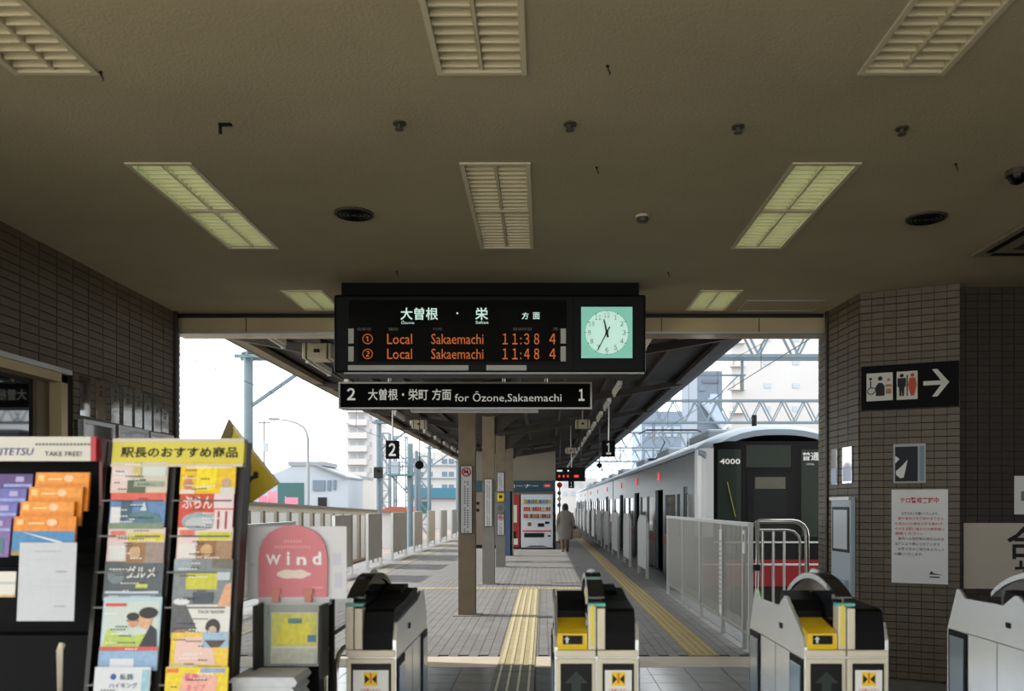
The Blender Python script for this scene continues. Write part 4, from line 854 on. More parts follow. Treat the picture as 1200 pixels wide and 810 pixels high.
mb = MB(); flat(mb, [(XP(344)+0.068*math.cos(a)*(1+0.05*math.cos(5*a)), ZP(673)+0.018*math.sin(a)*(1+0.15*math.cos(6*a))) for a in [2*PI*i/28 for i in range(28)]], -0.002); mb.build('cloud', M('cloud_cream', (232, 214, 200), 0.6), t)
mb = MB(); 
for k in range(6): rect(mb, XP(333+k*3.6), XP(335.4+k*3.6), ZP(636), ZP(633), -0.002)
for k in range(12): rect(mb, XP(322+k*3.6), XP(324.4+k*3.6), ZP(642.5), ZP(639.8), -0.002)
rect(mb, XP(366), XP(378), ZP(690), ZP(687.5), -0.002)
stuff(mb.build('small_print', M('print_pale_pink', (226, 160, 160), 0.6), t))
for px in (323.5, 361.5):
    MB().box(XP(px)-0.013, XP(px)+0.013, -0.008, 0.012, ZP(706), ZP(693)).box(XP(px)-0.02, XP(px)+0.02, -0.01, 0.002, ZP(696), ZP(690)).build('clip', M('clip_amber', (186, 110, 90), 0.2), t)
Yf = Y3-0.035
a = W(317, 718, Yf); b = W(372, 778, Yf)
brochure('flyer', 'yellow green flyer inside the clear holder below the pink board', 'flyer', ((a.x+b.x)/2, Yf, b.z), b.x-a.x, a.z-b.z, (206, 202, 186), [(0.02, 0.98, 0.34, 0.98, (196, 194, 90)), ([(0.1, 0.4), (0.9, 0.4), (0.8, 0.8), (0.3, 0.9)], (214, 200, 60)), (0.36, 0.66, 0.78, 0.88, (90, 130, 120)), (0.78, 0.96, 0.42, 0.56, (84, 120, 150)), (0.02, 0.98, 0.0, 0.3, (176, 176, 160))], R(3), 0.003)
zb = 0.537
for k in range(9):
    w_ = 0.235+random.uniform(-0.01, 0.01); hgt = 0.036
    z = zb+k*hgt; xo = X3(331)+random.uniform(-0.008, 0.008)
    t = tag(MB().prism([(xo-w_/2, z), (xo+w_/2, z), (xo+w_/2+0.01, z+hgt*0.45), (xo+w_/2-0.004, z+hgt*0.97), (xo-w_/2+0.004, z+hgt*0.97), (xo-w_/2-0.012, z+hgt*0.5)], Y3-0.25+random.uniform(-0.01, 0.01), Y3-0.06).build('newspaper', M('newsprint', (196, 198, 200), 0.85, var=0.06, vscale=30)),
        'folded newspaper, %s from the top of the pile below the pink board' % ORD[8-k], 'newspaper', 'newspapers piled on the flyer stand')
# ------------------------------------------------------------------ platform canopy (low along the columns, high at the eaves)
XC = -1.04; CY = [11.54+4.52*k for k in range(14)]
Z_MID, Z_EAVE, XEL, XER = 3.32, 3.82, -4.28, 2.62
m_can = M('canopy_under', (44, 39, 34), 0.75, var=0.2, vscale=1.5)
m_beam = M('canopy_beam', (52, 46, 39), 0.6, var=0.15, vscale=3)
m_gut = M('canopy_gutter', (66, 68, 58), 0.6, var=0.1)
m_gut2 = M('canopy_tan', (126, 113, 88), 0.6, var=0.15, vscale=3)
t = thing('platform_canopy', 'dark butterfly canopy roof over the platform', 'canopy', (XC, 8.64, 0))
YC1 = 66.0
def zr(x): # underside height at lateral position x (relative to the column line)
    return Z_MID+(Z_EAVE-Z_MID)*(abs(x)/(3.24 if x < 0 else 3.66))**1.1
N = 8
for side, xe in ((-1, XEL-XC), (1, XER-XC)):
    xs_ = [xe*i/N for i in range(N+1)]
    pts = [(x, zr(x)+0.10) for x in xs_]+[(x, zr(x)+0.16) for x in xs_[::-1]]
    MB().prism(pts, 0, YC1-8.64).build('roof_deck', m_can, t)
    for f in (0.18, 0.38, 0.58, 0.78): x = xe*f; MB().box(x-0.03, x+0.03, 0, YC1-8.64, zr(x)+0.015, zr(x)+0.10).build('purlin', m_beam, t)
    MB().box(min(xe, xe+side*0.14), max(xe, xe+side*0.14), 0, YC1-8.64, Z_EAVE-0.02, Z_EAVE+0.2).build('gutter', m_gut, t)
    MB().box(min(xe, xe-side*0.16), max(xe, xe-side*0.16), 0, YC1-8.64, Z_EAVE-0.06, Z_EAVE+0.02).build('eave_board', m_gut2 if side < 0 else m_beam, t)
for cy in [9.28]+CY[:12]:
    for side, xe in ((-1, XEL-XC), (1, XER-XC)):
        xs_ = [xe*i/N for i in range(N+1)]
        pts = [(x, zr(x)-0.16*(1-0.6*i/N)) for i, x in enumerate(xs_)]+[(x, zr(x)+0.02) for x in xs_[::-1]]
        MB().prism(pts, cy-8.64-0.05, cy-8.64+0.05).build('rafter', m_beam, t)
for k in range(3): MB().box(-0.06+0.0, 0.06, 0, YC1-8.64, Z_MID-0.02, Z_MID+0.1) 
MB().box(-0.09, 0.09, 0, YC1-8.64, Z_MID-0.05, Z_MID+0.09).build('centre_girder', m_beam, t)
# columns
for k, cy in enumerate(CY[:8]):
    nm = ['nearest tan steel platform column with a no smoking notice', 'grey steel platform column, second from the ticket gates', 'grey steel platform column carrying the yellow box', 'blue-grey platform column beside the red vending machine'] + ['steel platform column hidden behind the kiosk block, %s of the rear ones' % o for o in ORD[:4]]
    if k >= 4: break
    t = thing('platform_column', nm[k], 'column', (XC, cy, 0), group='canopy columns')
    mm = [m_tan_col, m_grey_col, m_grey_col, m_blue_col][k]
    h = Z_MID-0.05
    up = MB(); up.box(-0.113, 0.113, 0, 0.016, 0.012, h).box(-0.113, 0.113, 0.205, 0.221, 0.012, h)
    up.box(-0.006, 0.006, 0.016, 0.205, 0.012, h)
    up.build('shaft', mm, t)
    if k > 0: MB().box(-0.115, 0.115, -0.003, 0.0, 1.9, h).build('upper_paint', m_tan_col, t)
    if k == 3: MB().box(0.06, 0.15, 0.0, 0.22, 0.012, h).build('tan_flange', m_tan_col, t)
    MB().box(-0.18, 0.18, -0.07, 0.29, 0.0, 0.012).build('base_plate', m_conc, t)
    br = MB()
    for s in (-1, 1): br.prism([(s*0.11, h-0.45), (s*0.11, h-0.1), (s*0.75, h-0.02+0.06)], 0.09, 0.13)
    br.build('bracket', m_beam, t)
# notices on the columns
def plaque(label, cy, px0, px1, py0, py1, ring=False, body='エスカレーター付近では', name='column_notice'):
    Y = cy-0.03
    a = W(px0, py0, Y); b = W(px1, py1, Y)
    t = thing(name, label, 'notice', ((a.x+b.x)/2, Y, b.z), group='upright notices on the columns')
    hw = (b.x-a.x)/2; hh = a.z-b.z
    MB().box(-hw, hw, 0, 0.02, 0, hh).build('plate', m_white, t)
    fb = MB().box(-hw-0.004, hw+0.004, -0.005, 0.012, -0.01, 0.0).box(-hw-0.004, hw+0.004, -0.005, 0.012, hh, hh+0.01).box(-hw-0.008, -hw, -0.005, 0.012, 0, hh).box(hw, hw+0.008, -0.005, 0.012, 0, hh); fb.build('frame', m_dark, t)
    top = hh
    if ring:
        r = hw*0.74; zc = hh-hw*1.05
        MB().tube([(r*math.cos(a_), -0.003, zc+r*math.sin(a_)) for a_ in [2*PI*i/20 for i in range(20)]], 0.008, 4, closed=True).tube([(-r*0.7, -0.003, zc+r*0.7), (r*0.7, -0.003, zc-r*0.7)], 0.007, 4).build('prohibition_ring', m_text_red, t)
        mb = MB(); rect(mb, -r*0.6, r*0.5, zc-0.012, zc+0.012, -0.002); rect(mb, r*0.1, r*0.35, zc, zc+r*0.6, -0.002); mb.build('cigarette_mark', m_text_black, t); top = hh-hw*2.3
    mb = MB(); n = int(top/0.032)
    for col in (-0.35, 0.2):
        for k in range(n):
            if (k*7+int(col*20)) % 9 == 0: continue
            z = top-0.03-k*0.032; rect(mb, hw*(col-0.08), hw*(col+0.2), z-0.02, z, -0.0015)
    stuff(mb.build('small_print', M('print_grey', (110, 112, 116), 0.7), t))
    return t
plaque('no smoking notice strip on the nearest column', CY[0], 540, 553, 546.5, 625, True)
plaque('white notice strip on the second column', CY[1], 568, 576.5, 562, 617)
plaque('white notice strip high on the third column', CY[2], 583, 590.5, 554, 576)
plaque('small white notice low on the third column', CY[2], 583, 590.5, 603, 627, True)
Y = CY[2]-0.05; p = W(587, 583, Y)
t = thing('phone_box', 'small yellow box with round grey dial on the third column', 'box', (p.x, Y, p.z))
MB().box(-0.08, 0.08, -0.05, 0.05, -0.10, 0.10, 0.012).build('case', M('box_yellow', (224, 186, 40), 0.45), t); MB().box(-0.04, 0.03, -0.054, -0.05, -0.02, 0.05).build('plate', m_dark, t)
MB().cyl((-0.01, -0.26), 0.11, -0.06, 0.03, 'y', 20).build('dial', M('dial_grey', (120, 120, 118), 0.4, metal=0.5), t); MB().cyl((-0.01, -0.26), 0.07, -0.066, -0.06, 'y', 20).build('dial_face', M('dial_face', (90, 92, 92), 0.4), t)
# fluorescent battens under the canopy
m_bat = M('batten_white', (226, 224, 216), 0.5)
def batten(x, y, label, group):
    t = thing('fluorescent_lamp', label, 'lamp', (x, y, zr(x-XC)-0.17), group=group)
    MB().box(-0.035, 0.035, 0, 1.2, 0.0, 0.07).build('housing', m_bat, t); MB().cyl((0, 0.3), 0.01, 0.07, 0.26, n=6).cyl((0, 0.9), 0.01, 0.07, 0.26, n=6).build('hanger', m_dark, t); MB().cyl((0, -0.022), 0.018, 0.03, 1.17, 'y', 8).build('tube', m_tube_off, t)
    MB().box(-0.025, 0.025, 0.0, 0.03, -0.045, 0.0).box(-0.025, 0.025, 1.17, 1.2, -0.045, 0.0).build('lamp_holder', m_white, t)
    return t
for x, lab, g in ((1.24, 'white fluorescent batten in the line under the right canopy half', 'right line of battens'), (-3.20, 'white fluorescent batten in the line under the left canopy half', 'left line of battens')):
    proto = batten(x, 9.3, lab, g)
    for k in range(1, 16):
        c = copy_tree(proto); c.location.y = 9.3+k*2.26
MB_wire = MB
# boxes under the canopy
for (px, py, Y, w_, h_, lab, pipe) in ((371, 411, 10.4, 0.36, 0.19, 'large beige equipment box under the left canopy nearest the departure board', True), (683, 496.5, 17.5, 0.29, 0.17, 'beige speaker box under the right canopy nearer the sign', False), (669, 528, 22.5, 0.27, 0.15, 'beige speaker box under the right canopy farther back', False), (491, 497, 20, 0.36, 0.20, 'beige speaker box under the left canopy', False)):
    p = W(px, py, Y); t = thing('canopy_box', lab, 'speaker', p)
    MB().box(-w_/2, w_/2, 0, 0.3, -h_/2, h_/2, 0.012).build('case', M('box_beige', (172, 162, 138), 0.5), t)
    MB().box(-w_*0.1, w_*0.1, -0.004, 0, -h_*0.12, h_*0.12).build('mark', m_dark, t)
    for s in (-0.36, 0.36): MB().box(w_*s-0.008, w_*s+0.008, -0.006, 0.31, -h_/2-0.004, h_/2+0.004).build('strap', m_beam, t)
    MB().box(-0.012, 0.012, 0.12, 0.16, h_/2, max(h_/2+0.05, zr(p.x-XC)+0.05-p.z)).build('hanger', m_alu, t)
# hanging platform numbers
def number_sign(label, num, px, py, Y, w_, h_, grp=None):
    p = W(px, py, Y); t = thing('platform_number_sign', label, 'sign', (p.x, Y, p.z))
    MB().box(-w_/2, w_/2, 0, 0.12, -h_/2, h_/2, 0.006).build('body', m_black, t)
    text(t, m_text_white, num, 0, 0, -0.004, h=h_*0.72, w=h_*0.40*(0.75 if num == '１' else 1), off=0.03)
    MB().cyl((0, 0.06), 0.014, h_/2, zr(p.x-XC)+0.08-p.z, n=8).build('rod', m_alu, t)
number_sign('square hanging sign with white number 2 at left', '２', 459.5, 527, 17, 0.26, 0.36)
number_sign('square hanging sign with white number 1 nearer the train', '１', 713.3, 526, 18, 0.28, 0.34)
number_sign('small far hanging sign with white number 1 behind the person', '１', 669.5, 568, 30, 0.2, 0.25)
for (px, py, Y, lab, dia) in ((491.5, 545, 19, 'round black hanging disc mirror right of the number 2 sign', False), (702.5, 545.5, 21, 'black diamond-shaped hanging plate below the near number 1 sign', True)):
    p = W(px, py, Y); t = thing('hanging_marker', lab, 'marker', p)
    if dia: MB().prism([(-0.08, 0), (0, -0.09), (0.08, 0), (0, 0.09)], 0, 0.03).build('plate', m_black, t)
    else: MB().cyl((0, 0), 0.085, 0, 0.05, 'y', 20).build('plate', m_black, t); MB().tube([(0.09*math.cos(a_), 0, 0.09*math.sin(a_)) for a_ in [2*PI*i/20 for i in range(20)]], 0.008, 5, closed=True).build('rim', m_dark, t)
    MB().cyl((0, 0.02), 0.012, 0.08, zr(p.x-XC)+0.1-p.z, n=6).build('rod', m_dark, t)
# far led board
Y = 24.0; a = W(651, 548, Y); b = W(686, 564, Y)
t = thing('departure_board', 'small far departure board with red lamps above the walking person', 'departure board', ((a.x+b.x)/2, Y, b.z)); hw = (b.x-a.x)/2; hh = a.z-b.z
MB().box(-hw, hw, 0, 0.25, 0, hh, 0.01).build('case', m_case, t)
for x, w_ in ((-0.8, .1), (-0.5, .1), (-0.22, .1), (0.25, .3)): mb = MB(); rect(mb, hw*x, hw*(x+w_), hh*0.28, hh*0.45, -0.004); mb.build('led_digit', M('led_red', (255, 66, 40), 0.5, emit=0.8), t)
mb = MB(); rect(mb, -hw*0.9, -hw*0.55, hh*0.7, hh*0.82, -0.004); rect(mb, -hw*0.2, -hw*0.1, hh*0.7, hh*0.82, -0.004); mb.build('lit_text', m_lit, t)
for s in (-0.7, 0.7): MB().cyl((hw*s, 0.12), 0.015, hh, zr(1)+0.1-b.z, n=6).build('hanger', m_dark, t)

# ------------------------------------------------------------------ kiosk block and vending machines
YK = 29.6
m_kw = M('kiosk_wall', (138, 130, 114), 0.7, var=0.06, vscale=1)
x0 = W(549, 0, YK).x; x1 = W(651, 0, YK).x
t = thing('kiosk_block', 'beige block under the canopy behind the vending machines with teal fascia', 'kiosk', ((x0+x1)/2, YK, 0)); hw = (x1-x0)/2; cx = (x0+x1)/2
MB().box(-hw, hw, 0, 6.0, 0, 3.62).build('walls', m_kw, t)
zf0 = W(0, 576, YK).z; zf1 = W(0, 563.5, YK).z
MB().box(-hw-0.02, hw+0.0, -0.12, 0.0, zf0, zf1).build('fascia', M('teal_fascia', (16, 70, 80), 0.4), t)
MB().box(-hw, hw, -0.02, 0, 0.0, 0.12).build('plinth', m_dark, t)
text(t, m_text_white, 'コーナー', W(614, 0, YK).x-cx, (zf0+zf1)/2, -0.124, w=34*YK/1000, h=0.12, off=0.01)
MB().box(W(636.5, 0, YK).x-cx, W(646, 0, YK).x-cx, -0.127, -0.12, zf0+0.12, zf1-0.10).build('red_plate', M('plate_red', (196, 50, 56), 0.5), t)
mb = MB(); rect(mb, W(638.5, 0, YK).x-cx, W(644, 0, YK).x-cx, zf0+0.17, zf0+0.215, -0.129); mb.build('plate_print', m_text_white, t)
MB().box(hw-0.05, hw+0.0, -0.62, 0, 0, zf0).build('dark_wing', m_dark, t)
for px, z in ((560, 1.66), (560, 1.42)):
    p = W(px, 0, YK); MB().cyl((p.x-cx, z-0.1), 0.06, -0.02, 0.0, 'y', 14).build('round_vent', m_dark, t)
def vending(label, px0, px1, body, Y, detail=True):
    a = W(px0, 576, Y); b = W(px1, 643, Y); w_ = b.x-a.x; H = 1.86
    t = thing('vending_machine', label, 'vending machine', ((a.x+b.x)/2, Y, 0)); hw = w_/2
    MB().box(-hw, hw, 0, 0.5, 0.05, H, 0.012).build('cabinet', body, t); MB().box(-hw+0.02, hw-0.02, 0.03, 0.48, 0, 0.05).build('feet', m_dark, t)
    if not detail:
        MB().box(-hw*0.5, hw*0.7, -0.008, 0, 0.9, 1.5).build('print', M('print_cream', (226, 216, 200), 0.5), t); MB().box(-hw*0.6, hw*0.6, -0.01, 0, 0.36, 0.6).build('tray', m_dark, t); MB().box(-hw*0.6, hw*0.8, -0.008, 0, 0.15, 0.36).build('sticker', m_paper, t)
        return
    MB().box(-hw*0.9, hw*0.9, -0.01, 0, 0.98, 1.79).build('window', M('vending_window', (206, 216, 220), 0.15), t)
    cols = [[(196, 180, 90), (90, 120, 150), (120, 160, 200), (150, 140, 60)], [(200, 70, 40), (206, 90, 50), (216, 190, 150), (190, 60, 40)], [(180, 60, 40), (206, 190, 160), (110, 70, 50), (196, 120, 80)]]
    can = MB().cyl((0, 0), 0.030, 0, 0.135, n=8)
    for r_, z in enumerate((1.55, 1.30, 1.06)):
        MB().box(-hw*0.86, hw*0.86, -0.05, -0.01, z-0.02, z).build('shelf', m_white, t)
        for k in range(12):
            c = cols[r_][(k*3//4) % 4]; me = MATS.get('can_%d%d' % (r_, (k*3//4) % 4))
            inst(can.mesh('drink', M('can_%d_%d_%d' % c, c, 0.4)), 'drink', t, (-hw*0.78+k*hw*1.56/11, -0.045, z))
    MB().box(-hw*0.72, -hw*0.2, -0.012, 0, 0.72, 0.92).build('poster', m_paper, t); MB().box(-hw*0.58, -hw*0.35, -0.016, -0.012, 0.78, 0.91).build('poster_print', M('print_brown', (120, 80, 50), 0.5), t)
    MB().box(hw*0.05, hw*0.45, -0.02, 0, 0.76, 0.88).build('coin_panel', m_dark, t); MB().box(hw*0.5, hw*0.78, -0.014, 0, 0.86, 0.94).build('note_slot', m_dark, t)
    MB().box(-hw*0.9, hw*0.9, -0.012, 0, 0.59, 0.64).build('red_band', M('band_red', (206, 70, 50), 0.4), t)
    MB().box(-hw*0.8, hw*0.45, -0.014, 0, 0.40, 0.55).build('delivery_tray', m_dark, t); MB().box(hw*0.68, hw*0.85, -0.014, 0, 0.42, 0.48).build('coin_return', m_dark, t)
    MB().prism([(-hw*0.7, 0.08), (hw*0.7, 0.08), (hw*0.4, 0.12), (-hw*0.4, 0.12)], -0.006, 0).build('foot_grille', m_dark, t)
vending('white drinks vending machine under the teal fascia', 610.5, 648, M('vending_white', (218, 222, 226), 0.35), YK-0.58)
vending('red drinks vending machine partly behind the blue-grey column', 588, 609, M('vending_red', (166, 36, 28), 0.4), YK-0.56, False)

# ------------------------------------------------------------------ platform barriers
m_bar = M('barrier_panel', (186, 180, 166), 0.5, metal=0.1, var=0.08, vscale=2)
m_barR = M('barrier_panel_white', (156, 159, 160), 0.45, metal=0.2, var=0.05, vscale=2)
def barrier(label, x, y0, y1, mm, grp, ztop=1.27, rounded=False):
    t = thing('platform_barrier', label, 'barrier', (x, (y0+y1)/2, 0), group=grp); L_ = (y1-y0)/2
    if rounded: pts = [(-L_, 0.18), (L_, 0.18), (L_, ztop-0.12), (L_-0.25, ztop), (-L_+0.25, ztop), (-L_, ztop-0.12)]
    else: pts = [(-L_, 0.18), (L_, 0.18), (L_, ztop), (-L_, ztop)]
    MB().prism(pts, -0.018, 0.018, 'x').build('panel', mm, t)
    for s in (-L_, L_): MB().box(-0.03, 0.03, s-0.03, s+0.03, 0, ztop-(0.12 if rounded else -0.02)).build('post', m_alu, t)
    rl = MB()
    if rounded: rl.tube([(0, p[0], p[1]) for p in pts[2:]], 0.022, 6)
    else: rl.box(-0.024, 0.024, -L_, L_, ztop, ztop+0.03)
    rl.build('top_rail', m_alu, t)
    return t
lefts = [(16.9, 18.4), (20.1, 21.75), (23.4, 25.7), (27.3, 29.0), (30.6, 32.4), (34.4, 36.4), (38.6, 40.6), (43, 45), (47, 49)]
for k, (a, b) in enumerate(lefts): barrier('%s barrier panel from the pink board along the left platform edge' % ORD[k], -4.15, a, b, m_bar, 'left platform barriers', 1.26)
rights = [(17.3, 18.8), (20.7, 22.2), (24.0, 26.0), (27.6, 29.4), (31.0, 33.2), (35, 37), (39, 41), (43, 45), (47, 49), (51, 53), (55, 57)]
for k, (a, b) in enumerate(rights): barrier('%s round-shouldered barrier beyond the slatted fence beside the train' % ORD[k], 2.1, a, b, m_barR, 'right platform barriers', 1.27, True)
# railed hoops between left barriers
for k in range(6):
    y = (lefts[k][1]+lefts[k+1][0])/2
    t = thing('hoop_rail', '%s low hoop rail from the pink board outside the left barriers' % ORD[k], 'rail', (-4.45, y, 0), group='hoop rails left')
    MB().tube([(0, -0.3, 0), (0, -0.3, 0.95), (0, -0.2, 1.08), (0, 0.2, 1.08), (0, 0.3, 0.95), (0, 0.3, 0)], 0.022, 6).build('hoop', m_alu, t); MB().tube([(0, -0.3, 0.5), (0, 0.3, 0.5)], 0.016, 6).build('cross_tube', m_alu, t)
m_fpost = M('fence_post', (186, 188, 187), 0.4, metal=0.3)
def slat_fence(label, x, ys_, ztop, rail_mat):
    t = thing('platform_fence', label, 'fence', (x, ys_[0], 0))
    y0 = ys_[0]
    for y in ys_: MB().box(-0.022, 0.022, y-y0-0.022, y-y0+0.022, 0, ztop).build('post', m_fpost, t)
    sl = MB().box(-0.0015, 0.0015, -0.014, 0.014, 0.0, ztop-0.22).mesh('slat', rail_mat)
    for a, b in zip(ys_, ys_[1:]):
        n = int((b-a-0.05)/0.05)
        for k in range(n): inst(sl, 'slat', t, (0, a-y0+0.045+k*(b-a-0.09)/max(1, n-1), 0.19))
        MB().box(-0.016, 0.016, a-y0+0.022, b-y0-0.022, 0.165, 0.195).build('bottom_rail', m_alu, t)
    MB().box(-0.028, 0.028, -0.02, ys_[-1]-y0+0.02, ztop-0.03, ztop+0.01).build('top_rail', m_fpost, t)
    return t
fr_ = slat_fence('long slatted metal fence along the right platform edge', 2.1, [8.66, 8.93, 10.0, 11.4, 12.8, 14.4], 1.31, M('slat_grey', (156, 156, 151), 0.35, metal=0.3))
fl_ = slat_fence('slatted metal fence along the left platform edge behind the pink board', -4.15, [8.8, 10.2, 11.6, 13.0, 14.2], 1.22, M('slat_grey', (156, 156, 151), 0.35, metal=0.3))
t = thing('banner_strip', 'narrow white printed strip tied upright to the slatted fence', 'banner', (2.06, 9.93, 0.24))
MB().box(-0.004, 0.004, -0.06, 0.06, 0, 0.98).build('sheet', m_paper, t); mb = MB()
for k in range(14): mb.box(-0.006, -0.004, -0.02, 0.02, 0.1+k*0.055, 0.138+k*0.055)
stuff(mb.build('small_print', m_dimtxt, t))
t = thing('banner_strip', 'short white printed tag at the near end of the slatted fence', 'banner', (2.06, 8.78, 1.0))
MB().box(-0.004, 0.004, -0.05, 0.05, 0, 0.24).build('sheet', m_paper, t); MB().box(-0.006, -0.004, -0.03, 0.03, 0.12, 0.2).build('small_print', m_dimtxt, t)
# rounded railing gate between fence and brick jamb
Y = 8.62
t = thing('railing_gate', 'round-cornered stainless railing gate between fence and brick jamb', 'gate', (2.16, Y, 0))
wg = 0.50; zt = 1.335
MB().tube([(0, 0, 0.03), (0, 0, zt), (0.02, 0, zt), (wg-0.14, 0, zt)]+[(wg-0.14+0.14*math.sin(a), 0, zt-0.14+0.14*math.cos(a)) for a in [R(22), R(45), R(68), R(90)]]+[(wg, 0, 0.03)], 0.024, 10).build('frame_tube', m_steel, t)
MB().tube([(0.0, 0, zt-0.09), (wg-0.19, 0, zt-0.09)]+[(wg-0.19+0.12*math.sin(a), 0, zt-0.21+0.12*math.cos(a)) for a in [R(30), R(60), R(90)]]+[(wg-0.07, 0, 0.1)], 0.013, 8).build('inner_tube', m_steel, t)
for x in (0.05, 0.16, 0.27): MB().cyl((x, 0), 0.014, 0.08, zt-0.09, n=8).build('bar', m_steel, t)
MB().box(0, wg, -0.012, 0.012, 0.06, 0.09).build('bottom_rail', m_steel, t)
MB().box(-0.05, 0.02, -0.05, -0.02, 0.84, 0.90).build('latch', m_dark, t)

# ------------------------------------------------------------------ train
m_side = M('train_steel', (102, 110, 114), 0.3, metal=0.75, var=0.05, vscale=1.2)
m_roof = M('train_roof', (140, 153, 165), 0.45, metal=0.2)
m_tw = M('train_white', (204, 205, 204), 0.3)
m_tred = M('train_red', (136, 22, 28), 0.35)
m_glass = M('train_glass', (30, 36, 38), 0.06, spec=0.25)
m_tint = M('train_interior', (70, 70, 66), 0.7)
TX0, TX1 = 2.70, 5.42; TC = (TX0+TX1)/2
Z0, ZS, ZT = -0.05, 2.50, 2.92       # floor line, eave, roof crown
def roof_profile():
    pts = []
    for i in range(13):
        u = -1+2*i/12; pts.append((TC+u*(TX1-TX0)/2, ZS+(ZT-ZS)*(1-abs(u)**2.6)))
    return pts
def car(label, y0, L_, front):
    t = thing('train_car', label, 'train', (TC, y0, -1.0), group='cars of the standing train')
    o = Vector((TC, y0, -1.0))
    def B(name, mb, mat, parent=t):
        mb.v = [(v[0]-o.x, v[1]-o.y, v[2]-o.z) for v in mb.v]; return mb.build(name, mat, parent)
    ya, yb = y0+(0.55 if front else 0.0), y0+L_
    # side wall with openings
    doors = [y0+f*L_ for f in (0.285, 0.545, 0.81)] if front else [y0+f*L_ for f in (0.16, 0.5, 0.84)]
    ops = [(d-0.65, d+0.65, 0.0, 1.85, 'door') for d in doors]
    edges = [ya+0.4]+[v for d in doors for v in (d-0.85, d+0.85)]+[yb-0.5]
    for a, b in zip(edges[::2], edges[1::2]):
        n = max(1, int(round((b-a)/1.5)))
        if front and a == ya+0.4: ops.append((y0+1.25, y0+1.75, 0.0, 1.85, 'crew')); ops.append((y0+2.15, y0+2.55, 0.85, 1.72, 'win')); ops.append((y0+2.75, y0+4.25, 0.85, 1.72, 'win')); continue
        for k in range(n):
            c0 = a+(b-a)*k/n+0.06; c1 = a+(b-a)*(k+1)/n-0.06
            if c1-c0 > 0.3: ops.append((c0, c1, 0.85, 1.72, 'win'))
    for sx, inn in ((TX0, 1), (TX1, -1)):
        ycut = sorted({ya, yb}|{q[0] for q in ops}|{q[1] for q in ops})
        mb = MB(); xa, xb = min(sx, sx+inn*0.05), max(sx, sx+inn*0.05)
        for a, b in zip(ycut, ycut[1:]):
            c = (a+b)/2; op = [q for q in ops if q[0] < c < q[1]]
            if not op: mb.box(xa, xb, a, b, Z0, ZS); continue
            q = op[0]
            if q[2] > Z0: mb.box(xa, xb, a, b, Z0, q[2])
            mb.box(xa, xb, a, b, q[3], ZS)
        B('side_wall', mb, m_side)
        for k, q in enumerate(ops):
            xo = sx+inn*0.03
            if q[4] == 'win': B('side_window', MB().box(min(xo, xo+inn*0.01), max(xo, xo+inn*0.01), q[0], q[1], q[2], q[3]), m_glass)
            elif q[4] == 'crew':
                d = B('crew_door', MB().box(min(xo, xo+inn*0.02), max(xo, xo+inn*0.02), q[0], q[1], q[2], q[3]), m_side); B('door_window', MB().box(min(xo-inn*0.004, xo), max(xo-inn*0.004, xo), q[0]+0.09, q[1]-0.09, 1.0, 1.72), m_glass, d)
                B('hand_rail', MB().box(min(sx, sx-inn*0.03), max(sx, sx-inn*0.03), q[0]-0.12, q[0]-0.09, 0.5, 1.7), m_alu, d)
            elif inn > 0 and k < 3:  # platform side doors stand open, leaf slid into the wall
                for s0, s1 in ((q[0], q[0]+0.16), (q[1]-0.16, q[1])): B('door_leaf', MB().box(xo, xo+0.02, s0, s1, q[2], q[3]), m_side)
            else:
                for s0, s1 in ((q[0], (q[0]+q[1])/2-0.005), ((q[0]+q[1])/2+0.005, q[1])):
                    d = B('door_leaf', MB().box(min(xo, xo+inn*0.02), max(xo, xo+inn*0.02), s0, s1, q[2], q[3]), m_side); B('door_window', MB().box(min(xo-inn*.004, xo), max(xo-inn*.004, xo), s0+0.1, s1-0.08, 0.85, 1.7), m_glass, d)
        xs_ = sx-inn*0.004
        segs = sorted([(q[0], q[1]) for q in ops if q[4] != 'win']); cur = ya; mb = MB()
        for a, b in segs+[(yb, yb)]:
            if a > cur: mb.box(min(xs_, sx), max(xs_, sx), cur, a, 0.62, 0.80)
            cur = b
        B('red_band', mb, m_tred)
        for k, d in enumerate(doors):
            B('door_lamp', MB().box(min(sx, sx-inn*0.02), max(sx, sx-inn*0.02), d-0.12, d+0.12, 2.08, 2.26), M('lamp_red', (240, 70, 50), 0.4, emit=0.6))
        B('rain_gutter', MB().box(min(sx, sx-inn*0.03), max(sx, sx-inn*0.03), ya, yb, ZS-0.05, ZS+0.02), m_roof)
    pr = roof_profile()
    B('roof', MB().prism(pr+[(p[0], p[1]-0.06) for p in pr[::-1]], ya, yb), m_roof)
    B('floor_pan', MB().box(TX0+0.05, TX1-0.05, ya, yb, Z0-0.15, Z0+0.02), m_tint)
    B('rear_wall', MB().prism([(TX0+0.05, Z0), (TX1-0.05, Z0)]+[(p[0]*0.98+TC*0.02, p[1]-0.06) for p in pr[::-1]], yb-0.05, yb), m_side)
    B('interior_lining', MB().box(TX1-0.12, TX1-0.07, ya+0.3, yb-0.1, Z0, 0.84), m_tint)
    B('underframe', MB().box(TX0+0.25, TX1-0.25, ya+0.3, yb-0.3, -0.85, Z0-0.15), m_dark)
    for by in (y0+2.6, y0+L_-2.6):
        bg = MB()
        for dy in (-1.05, 1.05):
            for s in (TC-0.53, TC+0.53): bg.cyl((by+dy, -0.55), 0.395, s-0.06, s+0.06, 'x', 18)
        B('bogie', bg, m_dark)
    for k, f in enumerate((0.2, 0.5, 0.8)):
        yy = y0+L_*f; B('air_unit', MB().box(TC-0.75, TC+0.75, yy-1.1, yy+1.1, ZT-0.08, ZT+0.12, 0.05), M('roof_unit', (120, 130, 138), 0.5))
